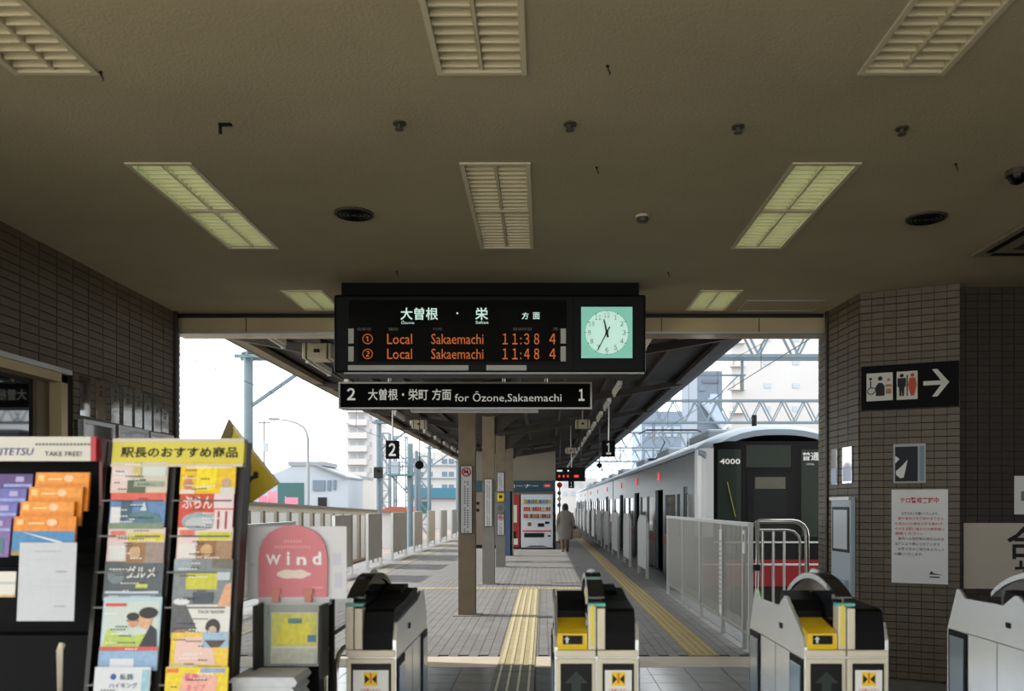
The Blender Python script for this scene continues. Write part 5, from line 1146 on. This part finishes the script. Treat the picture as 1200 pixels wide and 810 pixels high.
    if front:
        # rounded nose: roof dome, white corner pillars, black glazed mask
        rings = []
        for s, dy, dz in ((1.0, 0.55, 0.0), (0.995, 0.3, -0.015), (0.975, 0.1, -0.05), (0.94, 0.0, -0.11)):
            pr2 = [(TC+(p[0]-TC)*s, y0+dy, p[1]+dz) for p in pr]; rings.append(pr2+[(p[0], p[1], p[2]-0.10) for p in pr2[::-1]])
        B('roof_dome', MB().loft(rings), m_roof)
        for s in (-1, 1):
            xo = TC+s*(TX1-TX0)/2
            pl = [(xo, y0+0.55), (xo-s*0.005, y0+0.3), (xo-s*0.04, y0+0.1), (xo-s*0.11, y0+0.0), (xo-s*0.24, y0-0.02), (xo-s*0.24, y0+0.06), (xo-s*0.06, y0+0.55)]
            B('corner_pillar', MB().prism(pl, 0.95, ZS-0.02, 'z'), m_tw)
            B('lower_corner', MB().prism(pl, Z0-0.4, 0.95, 'z'), M('train_black', (16, 16, 18), 0.25))
            B('head_lamp', MB().box(min(xo-s*0.55, xo-s*0.28), max(xo-s*0.55, xo-s*0.28), y0-0.05, y0-0.03, 0.68, 0.80, 0.008), M('lamp_lens', (120, 120, 116), 0.1))
        xm0, xm1 = TX0+0.23, TX1-0.23
        top = [(x_, min(ZS+0.10, z_-0.17)) for x_, z_ in pr if xm0 <= x_ <= xm1]
        B('mask', MB().prism([(xm0, 0.56), (xm1, 0.56), (xm1, top[-1][1]-0.04)]+top[::-1]+[(xm0, top[0][1]-0.04)], y0-0.02, y0+0.05), M('train_mask', (14, 15, 18), 0.15, spec=0.4))
        m_fg = M('cab_glass_reflect_tint', (46, 54, 49), 0.04, spec=0.5)  # grey-green base colour stands in for sky and building reflections
        B('cab_window', MB().box(TX0+0.30, TX0+0.70, y0-0.028, y0-0.02, 0.95, ZS-0.04), m_fg)
        B('cab_window', MB().box(TX1-0.98, TX1-0.30, y0-0.028, y0-0.02, 0.95, ZS-0.04), m_fg)
        B('destination_window', MB().box(TX0+0.79, TX0+1.56, y0-0.028, y0-0.02, ZS-0.35, ZS+0.03), m_fg)
        dr = B('front_door', MB().box(TX0+0.82, TX0+1.58, y0-0.032, y0-0.02, 0.57, ZS-0.42), M('train_door', (22, 23, 26), 0.25, spec=0.4))
        B('door_window', MB().box(TX0+0.92, TX0+1.48, y0-0.036, y0-0.031, 0.95, ZS-0.50), M('door_glass', (26, 29, 30), 0.05), dr)
        for s in (TX0+0.745, TX0+1.60): B('mask_pillar', MB().box(s-0.02, s+0.02, y0-0.034, y0-0.02, 0.6, ZS-0.02), M('train_black', (16, 16, 18), 0.25))
        B('white_line', MB().box(xm0, xm1, y0-0.042, y0-0.02, 0.845, 0.875), m_tw)
        B('red_front_band', MB().box(xm0-0.2, xm1+0.2, y0-0.03, y0-0.0, 0.10, 0.56), m_tred)
        B('red_band_line', MB().box(xm0-0.2, xm1+0.2, y0-0.034, y0-0.03, 0.46, 0.495), m_tw)
        B('skirt', MB().prism([(TX0+0.15, -0.75), (TX1-0.15, -0.75), (TX1-0.05, 0.10), (TX0+0.05, 0.10)], y0-0.0, y0+0.12), M('train_black', (16, 16, 18), 0.25))
        c1 = W(855, 541, y0); mb = put_text(MB(), '4000', c1.x, c1.z, y0-0.034, w=24*y0/1000, h=6.5*y0/1000, off=0.02); B('lettering', mb, m_text_white)
        c1 = W(949.5, 535, y0); mb = put_text(MB(), '普通', c1.x, c1.z, y0-0.034, w=20*y0/1000, h=10*y0/1000, off=0.02); B('lettering', mb, m_text_white)
        c1 = W(949, 544, y0); mb = put_text(MB(), 'LOCAL', c1.x, c1.z, y0-0.034, w=9*y0/1000, h=2.4*y0/1000); B('lettering', mb, m_text_white)
        B('wiper', MB().bar((TX0+0.6, y0-0.04, 1.30), (TX0+0.46, y0-0.04, 1.9), 0.03, 0.012), M('wiper_yellow', (150, 140, 70), 0.5))
        B('sun_blind', MB().box(TX0+0.94, TX0+1.46, y0-0.038, y0-0.035, ZS-0.72, ZS-0.52), M('blind', (92, 92, 76), 0.6), dr)
        B('antenna', MB().cyl((TC-0.03, y0+1.6), 0.05, ZT-0.02, ZT+0.30, n=10).cyl((TC-0.03, y0+1.6), 0.16, ZT-0.02, ZT+0.07, n=14, r1=0.08), m_dark)
    return t
car('front train car with dark glazed cab and red lower band', 14.72, 18.3, True)
car('second train car behind the front car', 33.3, 18.6, False)
car('third and last visible train car, farthest down the track', 52.2, 18.6, False)
# pantograph of the front car
t = thing('pantograph', 'dark raised pantograph on the roof of the front train car', 'pantograph', (TC, 27.0, ZT))
MB().bar((-0.8, -0.02, 0.95), (0.8, -0.02, 0.95), 0.05, 0.05).bar((-0.8, -0.02, 0.95), (-1.05, -0.02, 0.82), 0.03).bar((0.8, -0.02, 0.95), (1.05, -0.02, 0.82), 0.03).build('contact_strip', m_dark, t)
for s in (-0.5, 0.5): MB().tube([(s, 0, 0.93), (s*0.7, -0.9, 0.5), (s, 0.2, 0.0)], 0.025, 6).build('arm', m_pale_blue, t)
MB().box(-0.7, 0.7, 0.0, 0.5, 0.0, 0.06).build('base_frame', m_dark, t)
# ------------------------------------------------------------------ walking person
def skin_mesh(name, verts, edges, radii, mat, parent, root=0, sub=2):
    me = bpy.data.meshes.new(name); me.from_pydata(verts, edges, []); o = bpy.data.objects.new(name, me); COL.objects.link(o)
    o.modifiers.new('s', 'SKIN'); sm = o.modifiers.new('d', 'SUBSURF'); sm.levels = sm.render_levels = sub
    for i, r in enumerate(radii): me.skin_vertices[0].data[i].radius = (r if isinstance(r, tuple) else (r, r)); me.skin_vertices[0].data[i].use_root = (i == root)
    dg = bpy.context.evaluated_depsgraph_get(); m2 = bpy.data.meshes.new_from_object(o.evaluated_get(dg)); bpy.data.objects.remove(o)
    m2.materials.clear(); m2.materials.append(mat)
    for p in m2.polygons: p.use_smooth = True
    ob = bpy.data.objects.new(name, m2); COL.objects.link(ob); ob.parent = parent; return ob
YP = 27.3; xp = W(662.5, 0, YP).x
t = thing('person', 'person in a long grey-beige coat walking away with a bag', 'person', (xp, YP, 0))
V = [(0, 0, 0.82), (0, 0, 1.05), (0, 0, 1.22), (0, 0.01, 1.30), (0, 0.02, 1.38), (0, 0.03, 1.48),
     (-0.17, 0, 1.20), (-0.22, -0.02, 0.98), (-0.21, 0.08, 0.78), (0.17, 0, 1.20), (0.23, -0.04, 0.98), (0.25, 0.0, 0.80),
     (-0.09, 0, 0.78), (-0.09, 0.03, 0.44), (-0.08, -0.06, 0.09), (-0.08, 0.06, 0.03), (0.09, 0, 0.78), (0.08, 0.10, 0.46), (0.07, 0.24, 0.10), (0.07, 0.36, 0.04)]
E_ = [(0, 1), (1, 2), (2, 3), (3, 4), (4, 5), (2, 6), (6, 7), (7, 8), (2, 9), (9, 10), (10, 11), (0, 12), (12, 13), (13, 14), (14, 15), (0, 16), (16, 17), (17, 18), (18, 19)]
Rr = [0.13, 0.12, 0.12, 0.05, 0.075, 0.07, 0.06, 0.045, 0.032, 0.06, 0.045, 0.032, 0.08, 0.055, 0.042, 0.035, 0.08, 0.055, 0.042, 0.035]
skin_mesh('body', V, E_, Rr, M('skin_dark', (120, 92, 76), 0.7), t)
def ringe(cx, cy, z, rx, ry, n=20, wob=0.0): return [(cx+rx*math.cos(2*PI*i/n)*(1+wob*math.sin(5*2*PI*i/n)), cy+ry*math.sin(2*PI*i/n)*(1+wob*math.cos(4*2*PI*i/n)), z) for i in range(n)]
m_coat = M('coat', (122, 115, 108), 0.9, var=0.08, vscale=8)
MB().loft([ringe(0, 0.03, 0.40, 0.23, 0.21, wob=0.03), ringe(0, 0.02, 0.60, 0.235, 0.19, wob=0.02), ringe(0, 0.01, 0.85, 0.215, 0.165), ringe(0, 0, 1.05, 0.20, 0.15), ringe(0, 0, 1.20, 0.205, 0.145), ringe(0, 0, 1.28, 0.17, 0.12), ringe(0, 0.01, 1.34, 0.08, 0.08)]).build('coat', m_coat, t)
for pts in ([(-0.165, 0, 1.23), (-0.23, -0.02, 0.98), (-0.215, 0.07, 0.80)], [(0.165, 0, 1.23), (0.245, -0.04, 0.98), (0.255, 0.0, 0.83)]): MB().tube(pts, 0.085, 12, r2=0.058).build('sleeve', m_coat, t)
MB().loft([ringe(0, 0.02, 1.31, 0.07, 0.075), ringe(0, 0.01, 1.36, 0.098, 0.10), ringe(0, 0.015, 1.43, 0.103, 0.112), ringe(0, 0.02, 1.50, 0.09, 0.10), ringe(0, 0.02, 1.545, 0.05, 0.06), ringe(0, 0.02, 1.555, 0.01, 0.01)]).build('hair', M('hair_dark', (30, 27, 27), 0.7, var=0.2, vscale=20), t)
MB().tube([(-0.08, -0.04, 0.34), (-0.08, -0.06, 0.10)], 0.058, 10).box(-0.125, -0.035, -0.12, 0.10, 0.0, 0.10, 0.03).build('boot', M('boot_tan', (120, 88, 62), 0.6), t)
MB().tube([(0.075, 0.16, 0.38), (0.07, 0.24, 0.14)], 0.056, 10).box(0.03, 0.115, 0.18, 0.42, 0.0, 0.10, 0.03).build('boot', M('boot_dark', (34, 28, 26), 0.6), t)
for sx, p in ((-1, (-0.212, 0.08, 0.765)), (1, (0.252, 0.0, 0.79))):
    mb = MB()
    for k in range(4): mb.tube([(p[0]-0.024+k*0.016, p[1]+0.01, p[2]+0.0), (p[0]-0.024+k*0.016, p[1]+0.02, p[2]-0.045), (p[0]-0.022+k*0.015, p[1]+0.005, p[2]-0.078+0.008*abs(k-1.5))], 0.0085, 6)
    mb.tube([(p[0]-sx*0.035, p[1], p[2]+0.01), (p[0]-sx*0.045, p[1]+0.02, p[2]-0.035)], 0.009, 6)
    mb.box(p[0]-0.036, p[0]+0.036, p[1]-0.01, p[1]+0.03, p[2]-0.03, p[2]+0.035, 0.01).build('hand', M('skin_dark', (120, 92, 76), 0.7), t)
t = thing('shoulder_bag', 'tan cloth bag hanging at the right of the walking person', 'bag', (xp+0.36, YP, 0.44))
MB().loft([ringe(0.0, 0, 0.0, 0.13, 0.06), ringe(0.02, 0, 0.10, 0.16, 0.09), ringe(0.02, 0, 0.24, 0.13, 0.07), ringe(-0.02, 0, 0.31, 0.08, 0.03)]).build('body', M('bag_tan', (140, 122, 98), 0.85, var=0.1), t)
MB().tube([(-0.05, 0, 0.29), (-0.09, 0, 0.42), (-0.06, 0, 0.46), (0.0, 0, 0.42), (0.02, 0, 0.27)], 0.01, 6).build('handle', m_dark, t)
MB().box(-0.09, -0.02, -0.05, 0.05, 0.30, 0.40, 0.02).build('dark_pouch', m_dark, t)

# ------------------------------------------------------------------ catenary gantries
def gantry(label, Y, z=5.65, xl=-8.3, xr=24.0, hgt=1.1, pole_h=None):
    t = thing('catenary_gantry', label, 'gantry', (xl, Y, -1.15), group='catenary gantries')
    b = 1.15
    def P(x, zz, dy=0.0): return (x-xl, dy, zz+b)
    for x in (xl, xr):
        MB().cyl((x-xl, 0), 0.13, 0.0, z+b+0.1, n=14).cyl((x-xl, 0), 0.2, z+b+0.1, z+b+0.14, n=14).build('pole', m_pale_blue, t)
    MB().bar(P(xl+0.1, z-1.35), P(xl+2.0, z-0.02), 0.09).bar(P(xr-0.1, z-1.35), P(xr-2.0, z-0.02), 0.09).build('knee_brace', m_pale_blue, t)
    for dy in (-0.25, 0.25): MB().bar(P(xl-0.3, z, dy), P(xr+0.3, z, dy), 0.09).build('bottom_chord', m_pale_blue, t); MB().bar(P(xl-0.3, z+hgt, dy), P(xr+0.3, z+hgt, dy), 0.09).build('top_chord', m_pale_blue, t)
    web = MB().bar(P(0, z), P(0.55, z+hgt), 0.05).v
    n = int((xr-xl)/1.1)
    wa = MB().bar((0, 0, 0), (0.55, 0, hgt), 0.055).mesh('web_bar', m_pale_blue); wb = MB().bar((0.55, 0, hgt), (1.1, 0, 0), 0.055).mesh('web_bar', m_pale_blue)
    for k in range(n):
        for dy in (-0.25, 0.25): inst(wa, 'web_bar', t, P(xl+k*1.1, z, dy)); inst(wb, 'web_bar', t, P(xl+k*1.1, z, dy))
    for xc in (-6.15, 4.08):
        MB().bar(P(xc-0.2, z-0.5), P(xc+1.6, z-0.5), 0.05).bar(P(xc+1.5, z-0.5), P(xc+1.5, z+0.1), 0.07).bar(P(xc+1.4, z-0.5), P(xc+0.6, z-1.3), 0.035).build('support_arm', m_pale_blue, t)
        MB().cyl((xc+1.5-xl, 0), 0.06, z+b-0.95, z+b-0.5, n=10).build('insulator', M('insulator', (90, 96, 96), 0.3), t)
    return t
for k, Y in enumerate((24.0, 43.0, 62.0, 82.0, 102.0)): gantry('%s lattice gantry from the camera spanning the tracks' % ORD[k], Y)
for xc, lab in ((4.08, 'overhead wire above the train'), (-6.15, 'overhead wire above the left track')):
    t = thing('overhead_wire', lab, 'wire', (xc, 12, 0))
    MB().tube([(0, 0, 4.05), (0, 120, 4.05)], 0.008, 5).build('contact_wire', m_dark, t)
    pts = []
    for k in range(61):
        y = k*2; ph = ((y+12-24) % 19)/19; pts.append((0, y, 4.5+0.9*(2*ph-1)**2))
    MB().tube(pts, 0.006, 5).build('messenger_wire', m_dark, t)
    for k in range(1, 30): y = k*4; ph = ((y+12-24) % 19)/19; MB().cyl((0, y), 0.006, 4.05, 4.5+0.9*(2*ph-1)**2, n=4).build('dropper', m_dark, t)

# ------------------------------------------------------------------ left background
m_bwhite = M('building_white', (176, 174, 173), 0.8, var=0.03, vscale=0.2)
m_bgrey = M('building_grey', (156, 164, 172), 0.8, var=0.05, vscale=0.3)
m_win = M('far_window', (86, 104, 118), 0.3); m_win2 = M('far_window_hazy', (140, 146, 152), 0.4)
m_teal = M('shutter_teal', (44, 84, 84), 0.6)
def building(name, label, x0, x1, Y, depth, h, wall, z0=-1.15):
    t = thing(name, label, 'building', ((x0+x1)/2, Y, z0)); hw = (x1-x0)/2
    MB().box(-hw, hw, 0, depth, 0, h-z0).build('walls', wall, t)
    return t, hw, (x0+x1)/2, z0
def fit(t, cx, z0, Y, px0, px1, py0, py1, name, mat, d=0.12, back=0.0):
    a = W(px0, py0, Y); b = W(px1, py1, Y)
    return MB().box(a.x-cx, b.x-cx, -d, back, b.z-z0, a.z-z0).build(name, mat, t)
# apartment tower with balconies
Y = 200; xa = W(407, 0, Y).x; xb = W(452, 0, Y).x
t, hw, cx, z0 = building('apartment_tower', 'tall white apartment tower with stacked balconies behind the left canopy', xa, xb, Y, 16, 38, m_bwhite)
for k in range(9):
    py = 591-k*15.3
    fit(t, cx, z0, Y, 407, 431, py-7, py, 'balcony', m_bwhite, 1.6); fit(t, cx, z0, Y, 410, 417, py-12.5, py-7.6, 'window', m_win2, 0.1); fit(t, cx, z0, Y, 420, 427, py-12.5, py-7.6, 'window', m_win2, 0.1)
    fit(t, cx, z0, Y, 433, 436, py-12, py-6, 'window', m_win2, 0.1)
# lower white block
Y = 130; t, hw, cx, z0 = building('apartment_block', 'low white apartment block with paired dark windows by the nearest column', W(478, 0, Y).x, W(566, 0, Y).x, Y, 14, 9.6, m_bwhite)
for py in (556, 571, 541):
    for px in (481, 490, 501, 518, 526, 545): fit(t, cx, z0, Y, px, px+6, py-3, py+2.5, 'window', m_win, 0.1)
    fit(t, cx, z0, Y, 478, 566, py+3.4, py+4.6, 'ledge', m_bgrey, 0.5)
Y = 95; t, hw, cx, z0 = building('shed_building', 'low building with a teal roof band behind the left barriers', W(482, 0, Y).x, W(560, 0, Y).x, Y, 5, 2.4, m_bwhite)
fit(t, cx, z0, Y, 481, 561, 572, 584, 'roof_band', M('roof_teal', (52, 104, 126), 0.6), 0.5); fit(t, cx, z0, Y, 486, 505, 588, 602, 'opening', m_teal, 0.1)
# warehouse with gable
Y = 62; t = thing('warehouse', 'pale grey warehouse with teal shutter behind the street lamp', 'building', (W(357, 0, Y).x, Y, -1.15)); cx = W(357, 0, Y).x; z0 = -1.15
pts = [(p.x-cx, p.z-z0) for p in (W(296, 660, Y), W(408, 660, Y), W(408, 560, Y), W(404, 556, Y), W(370, 545, Y), W(345, 545, Y), W(296, 566, Y))]
MB().prism(pts, 0, 5).build('walls', m_bgrey, t)
MB().hexa([tuple(Vector(v)-Vector((cx, Y, z0))) for v in (W(370, 545.5, Y)+Vector((0, -0.4, 0)), W(409, 561, Y)+Vector((0, -0.4, 0)), W(409, 561, Y)+Vector((0, 5, 0)), W(370, 545.5, Y)+Vector((0, 5, 0)), W(370, 543.5, Y)+Vector((0, -0.4, 0)), W(409, 559, Y)+Vector((0, -0.4, 0)), W(409, 559, Y)+Vector((0, 5, 0)), W(370, 543.5, Y)+Vector((0, 5, 0)))]).build('roof_slope', M('roof_grey', (128, 132, 136), 0.7), t)
fit(t, cx, z0, Y, 338, 380, 541, 546, 'roof_ridge', M('roof_grey', (128, 132, 136), 0.7), 0.1, 4)
fit(t, cx, z0, Y, 326, 356, 566, 592, 'shutter', m_teal); fit(t, cx, z0, Y, 367, 381, 563, 575, 'window', m_win); fit(t, cx, z0, Y, 384, 388, 563, 575, 'window', m_win); fit(t, cx, z0, Y, 391, 394, 563, 574, 'window', m_win); fit(t, cx, z0, Y, 373, 383, 583, 594, 'doorway', m_dark)
Y = 80; t, hw, cx, z0 = building('house', 'small grey house between the warehouse and the apartment tower', W(392, 0, Y).x, W(412, 0, Y).x, Y, 10, W(0, 557, Y).z, M('house_grey', (180, 178, 172), 0.8))
fit(t, cx, z0, Y, 396, 405, 573, 580, 'window', m_win); fit(t, cx, z0, Y, 391, 413, 556, 559, 'roof_edge', M('roof_grey', (128, 132, 136), 0.7), 0.3, 10); fit(t, cx, z0, Y, 397, 406, 590, 598, 'doorway', m_dark)
# pink banners and a yellow sign
for (px0, px1, py0, py1, Y, c, lab) in ((303, 313, 581, 593, 46, (190, 110, 128), 'pink banner left of the warehouse shutter'), (314, 325, 576, 591, 46.5, (196, 126, 142), 'taller pink banner beside the yellow board'), (334, 349, 583, 594, 46, (192, 116, 134), 'wide pink banner below the teal shutter'), (412, 417, 574, 600, 70, (232, 220, 130), 'pale yellow upright sign below the apartment tower')):
    a = W(px0, py0, Y); b = W(px1, py1, Y); t = thing('banner', lab, 'banner', ((a.x+b.x)/2, Y, -1.15)); hw = (b.x-a.x)/2
    MB().box(-hw, hw, 0, 0.05, b.z+1.15, a.z+1.15).build('cloth', pmat(c), t); MB().cyl((-hw, 0.08), 0.03, 0, a.z+1.2, n=6).build('pole', m_alu, t)
# hut with orange roof
Y = 52; a = W(447, 0, Y).x; b = W(476, 0, Y).x
t, hw, cx, z0 = building('track_hut', 'small white hut with orange red roof behind the left barriers', a, b, Y, 3, W(0, 600, Y).z, m_bwhite)
MB().prism([(-hw-0.2, W(0, 600, Y).z-z0), (hw+0.2, W(0, 600, Y).z-z0), (hw, W(0, 594, Y).z-z0), (-hw*0.3, W(0, 594, Y).z-z0)], -0.3, 3.2).build('roof', M('roof_orange', (150, 82, 60), 0.6), t)
# street lamp
Y = 45; p = W(361, 0, Y)
t = thing('street_lamp', 'tall pale street lamp with a long curved arm', 'street lamp', (p.x, Y, -1.15))
pts = [(0, 0, 0)]+[(W(px, py, Y).x-p.x, 0, W(px, py, Y).z+1.15) for px, py in ((361, 540), (361, 515), (359.5, 507), (356, 501), (349, 496.5), (338, 493), (326, 491.5))]
MB().tube(pts, 0.09, 8, r2=0.04).build('mast', M('lamp_grey', (124, 128, 130), 0.5), t)
a = W(320.5, 491.2, Y); MB().box(a.x-p.x-0.26, a.x-p.x+0.26, -0.12, 0.12, a.z+1.15-0.07, a.z+1.15+0.07, 0.04).build('lamp_head', M('lamp_grey', (124, 128, 130), 0.5), t)
MB().cyl((0, 0), 0.17, 0, 0.9, n=10).build('base', M('lamp_grey', (124, 128, 130), 0.5), t)
Y = 75; p = W(309.5, 493, Y)
t = thing('utility_pole', 'thin distant utility pole left of the street lamp', 'pole', (p.x, Y, -1.15)); MB().cyl((0, 0), 0.09, 0, p.z+1.15, n=8).build('pole', m_conc, t); MB().box(-0.5, 0.5, -0.05, 0.05, p.z+0.9, p.z+1.0).build('cross_arm', m_dark, t); MB().box(0.0, 0.35, -0.2, 0.2, p.z-1.6, p.z-0.8).build('transformer', m_bgrey, t)
# signal equipment platform and masts behind the number 2 sign
for (px, Y, top, lab) in ((480.5, 50, 520, 'pale blue mast carrying a signal platform'), (488, 56, 528, 'thinner pale blue mast right of the signal platform')):
    p = W(px, top, Y); t = thing('signal_mast', lab, 'mast', (p.x, Y, -1.15)); MB().cyl((0, 0), 0.18 if px < 485 else 0.12, 0, p.z+1.15, n=12).build('mast', m_pale_blue, t)
    if px < 485:
        a = W(455, 558, Y); b = W(484, 556, Y)
        MB().box(a.x-p.x, b.x-p.x, -0.6, 0.6, a.z+1.15, b.z+1.15).build('deck', M('deck_teal', (70, 110, 118), 0.6), t)
        rl = MB()
        for x in (a.x, (a.x+b.x)/2, b.x):
            for dy in (-0.6, 0.6): rl.tube([(x-p.x, dy, b.z+1.15), (x-p.x, dy, b.z+2.1)], 0.03, 5)
        for dy in (-0.6, 0.6):
            for zz in (0.5, 1.0): rl.tube([(a.x-p.x, dy, b.z+1.15+zz*0.95), (b.x-p.x, dy, b.z+1.15+zz*0.95)], 0.025, 5)
        rl.build('deck_rail', m_pale_blue, t)
        MB().bar((a.x-p.x+0.2, 0, a.z+1.15), (0, 0, a.z), 0.08).build('deck_brace', m_pale_blue, t)
        MB().box(a.x-p.x+0.2, a.x-p.x+0.7, -0.25, 0.25, b.z+1.15, b.z+1.9).build('equipment_box', m_bgrey, t)
# lattice mast among the poles
for (px, Y, top, w_, lab) in ((470, 66, 512, 0.9, 'square lattice mast behind the number 2 sign'), (497, 74, 535, 0.8, 'square lattice mast left of the nearest column'), (452, 72, 508, 0.7, 'slim lattice mast between gantry pole and number 2 sign')):
    p = W(px, top, Y); H_ = p.z+1.15; t = thing('lattice_mast', lab, 'mast', (p.x, Y, -1.15))
    for sx in (-w_/2, w_/2):
        for sy in (-w_/2, w_/2): MB().box(sx-0.05, sx+0.05, sy-0.05, sy+0.05, 0, H_).build('leg', m_pale_blue, t)
    n = int(H_/0.9)
    for k in range(n):
        za, zb2 = H_*k/n, H_*(k+1)/n; s = 1 if k % 2 else -1
        for sy in (-w_/2, w_/2): MB().bar((-s*w_/2, sy, za), (s*w_/2, sy, zb2), 0.06).build('lacing_bar', m_pale_blue, t); MB().bar((-w_/2, sy, zb2), (w_/2, sy, zb2), 0.05).build('rung', m_pale_blue, t)
# small signal box on gantry pole
p = W(444, 554, 42.7); t = thing('track_signal', 'small black signal lamp fixed to a far gantry pole', 'signal', p)
MB().box(-0.25, 0.2, -0.1, 0.1, -0.28, 0.28, 0.03).build('case', m_dark, t); MB().cyl((0, 0.08), 0.08, -0.16, -0.1, 'y', 12).build('hood', m_black, t)
# opposite platform wall with white slots
t = thing('trackside_wall', 'concrete trackside wall with a row of pale upright panels', 'wall', (-7.2, 19, -1.15))
ztop = lambda y: 1.15+1.54-0.3*(y-20)/16
ys_ = [16, 26, 36.5]
for a, b in zip(ys_, ys_[1:]):
    MB().hexa([(-0.1, a-19, 0), (0.1, a-19, 0), (0.1, b-19, 0), (-0.1, b-19, 0), (-0.1, a-19, ztop(a)), (0.1, a-19, ztop(a)), (0.1, b-19, ztop(b)), (-0.1, b-19, ztop(b))]).build('wall_body', M('wall_beige', (176, 169, 152), 0.8, var=0.08), t)
    MB().hexa([(-0.14, a-19, ztop(a)), (0.14, a-19, ztop(a)), (0.14, b-19, ztop(b)), (-0.14, b-19, ztop(b)), (-0.14, a-19, ztop(a)+0.06), (0.14, a-19, ztop(a)+0.06), (0.14, b-19, ztop(b)+0.06), (-0.14, b-19, ztop(b)+0.06)]).build('coping', M('coping', (112, 107, 96), 0.7), t)
for k in range(26):
    y = 20.6+k*1.05*(1+0.018*k); 
    if y > 35.6: break
    z1 = ztop(y)-0.20
    MB().box(0.10, 0.13, y-19, y-19+0.68, 1.15-0.55, z1).build('white_panel', M('panel_white', (214, 214, 212), 0.6), t)
    MB().box(0.10, 0.14, y-19-0.06, y-19, 1.15-0.55, z1+0.04).build('panel_post', M('coping', (112, 107, 96), 0.7), t)
MB().box(0.10, 0.30, -3, 17, 0, 0.58).build('rusty_footing', M('rust', (112, 84, 62), 0.9, var=0.2, vscale=2), t)

# ------------------------------------------------------------------ right background
Y = 112; t, hw, cx, z0 = building('apartment_tower', 'big white apartment slab seen above the train cab', W(857, 0, Y).x, W(1120, 0, Y).x, Y, 18, 42, m_bwhite)
for k in range(7):
    py = 375+k*27.2
    for px in (895, 928.5, 962, 995, 1030): fit(t, cx, z0, Y, px, px+8, py+20, py+25.5, 'window', M('far_window_pale', (150, 160, 168), 0.3), 0.08)
    fit(t, cx, z0, Y, 860, 871, py+18, py+27, 'stair_window', M('far_grille', (184, 178, 170), 0.7), 0.1); MB().box(W(853, 0, Y).x-cx, W(858, 0, Y).x-cx, -0.5, 1, W(0, py+26, Y).z-z0, W(0, py+17, Y).z-z0).build('balcony_end', m_bwhite, t)
    fit(t, cx, z0, Y, 853, 872, py+27, py+28.4, 'ledge', M('far_grille', (184, 178, 170), 0.7), 0.9)
Y = 88; t, hw, cx, z0 = building('office_block', 'slate grey narrow building beside the white apartment slab', W(817, 0, Y).x, W(846.5, 0, Y).x, Y, 10, W(0, 435, Y).z, M('slate', (98, 108, 122), 0.8, var=0.04))
fit(t, cx, z0, Y, 823, 842, 445, 449, 'sign_plate', M('slate_dark', (84, 94, 108), 0.7)); fit(t, cx, z0, Y, 819, 826, 453, 458, 'window', m_win); fit(t, cx, z0, Y, 832, 841, 462, 470, 'window', M('slate_light', (150, 162, 178), 0.7))
MB().bar((W(826, 470, Y).x-cx, -0.6, W(0, 470, Y).z-z0), (W(848, 500, Y).x-cx, -0.6, W(0, 500, Y).z-z0), 1.0, 1.0).build('stair_flight', M('slate_light', (150, 162, 178), 0.7), t)
Y = 110; t, hw, cx, z0 = building('substation_building', 'long low blue-grey building behind the train roof', W(752, 0, Y).x, W(838, 0, Y).x, Y, 12, W(0, 482, Y).z, M('blue_grey', (112, 126, 142), 0.8, var=0.05))
for k in range(7): fit(t, cx, z0, Y, 756+k*11, 764+k*11, 500, 512, 'window', M('slate_light', (170, 182, 196), 0.7)); fit(t, cx, z0, Y, 756+k*11, 764+k*11, 525, 537, 'window', M('slate_light', (170, 182, 196), 0.7))
Y = 150; t, hw, cx, z0 = building('distant_block', 'pale distant building at the far end of the platform', W(655, 0, Y).x, W(700, 0, Y).x, Y, 15, W(0, 560, Y).z, m_bwhite)
for k in range(4):
    for r_ in range(2): fit(t, cx, z0, Y, 660+k*9, 665+k*9, 566+r_*10, 571+r_*10, 'window', M('far_window_pale', (150, 160, 168), 0.3))
# far round red sign and signal near the person
Y = 33; p = W(655.5, 568.5, Y); t = thing('round_sign', 'round red sign on a post beyond the vending machines', 'sign', (p.x, Y, 0))
MB().cyl((0, p.z), 0.11, -0.02, 0.0, 'y', 20).build('disc', M('sign_red', (206, 60, 46), 0.5), t); MB().cyl((0, 0.03), 0.03, 0, p.z+0.1, n=8).build('post', m_alu, t)
for z, c in ((578, (70, 80, 96)), (585, (220, 200, 120)), (592, (60, 130, 140))): q = W(655, z, Y); MB().cyl((q.x-p.x, q.z), 0.08, -0.05, 0.02, 'y', 12).build('signal_lamp', pmat(c), t)
# ------------------------------------------------------------------ put each root at its thing's base
def rebase():
    bpy.context.view_layer.update()
    for o in list(SC.objects):
        if o.parent is None and o.type == 'EMPTY' and o.children:
            inv = o.matrix_world.inverted(); lo = Vector((1e9,)*3); hi = -lo
            st = list(o.children)
            for c in st:
                st += list(c.children)
                if c.type == 'MESH':
                    for b in c.bound_box:
                        q = inv @ (c.matrix_world @ Vector(b)); lo = Vector(map(min, lo, q)); hi = Vector(map(max, hi, q))
            d = Vector(((lo.x+hi.x)/2, (lo.y+hi.y)/2, lo.z))
            if d.length < 0.02: continue
            o.location = o.matrix_world @ d
            for c in o.children: c.location = Vector(c.location)-d
rebase()
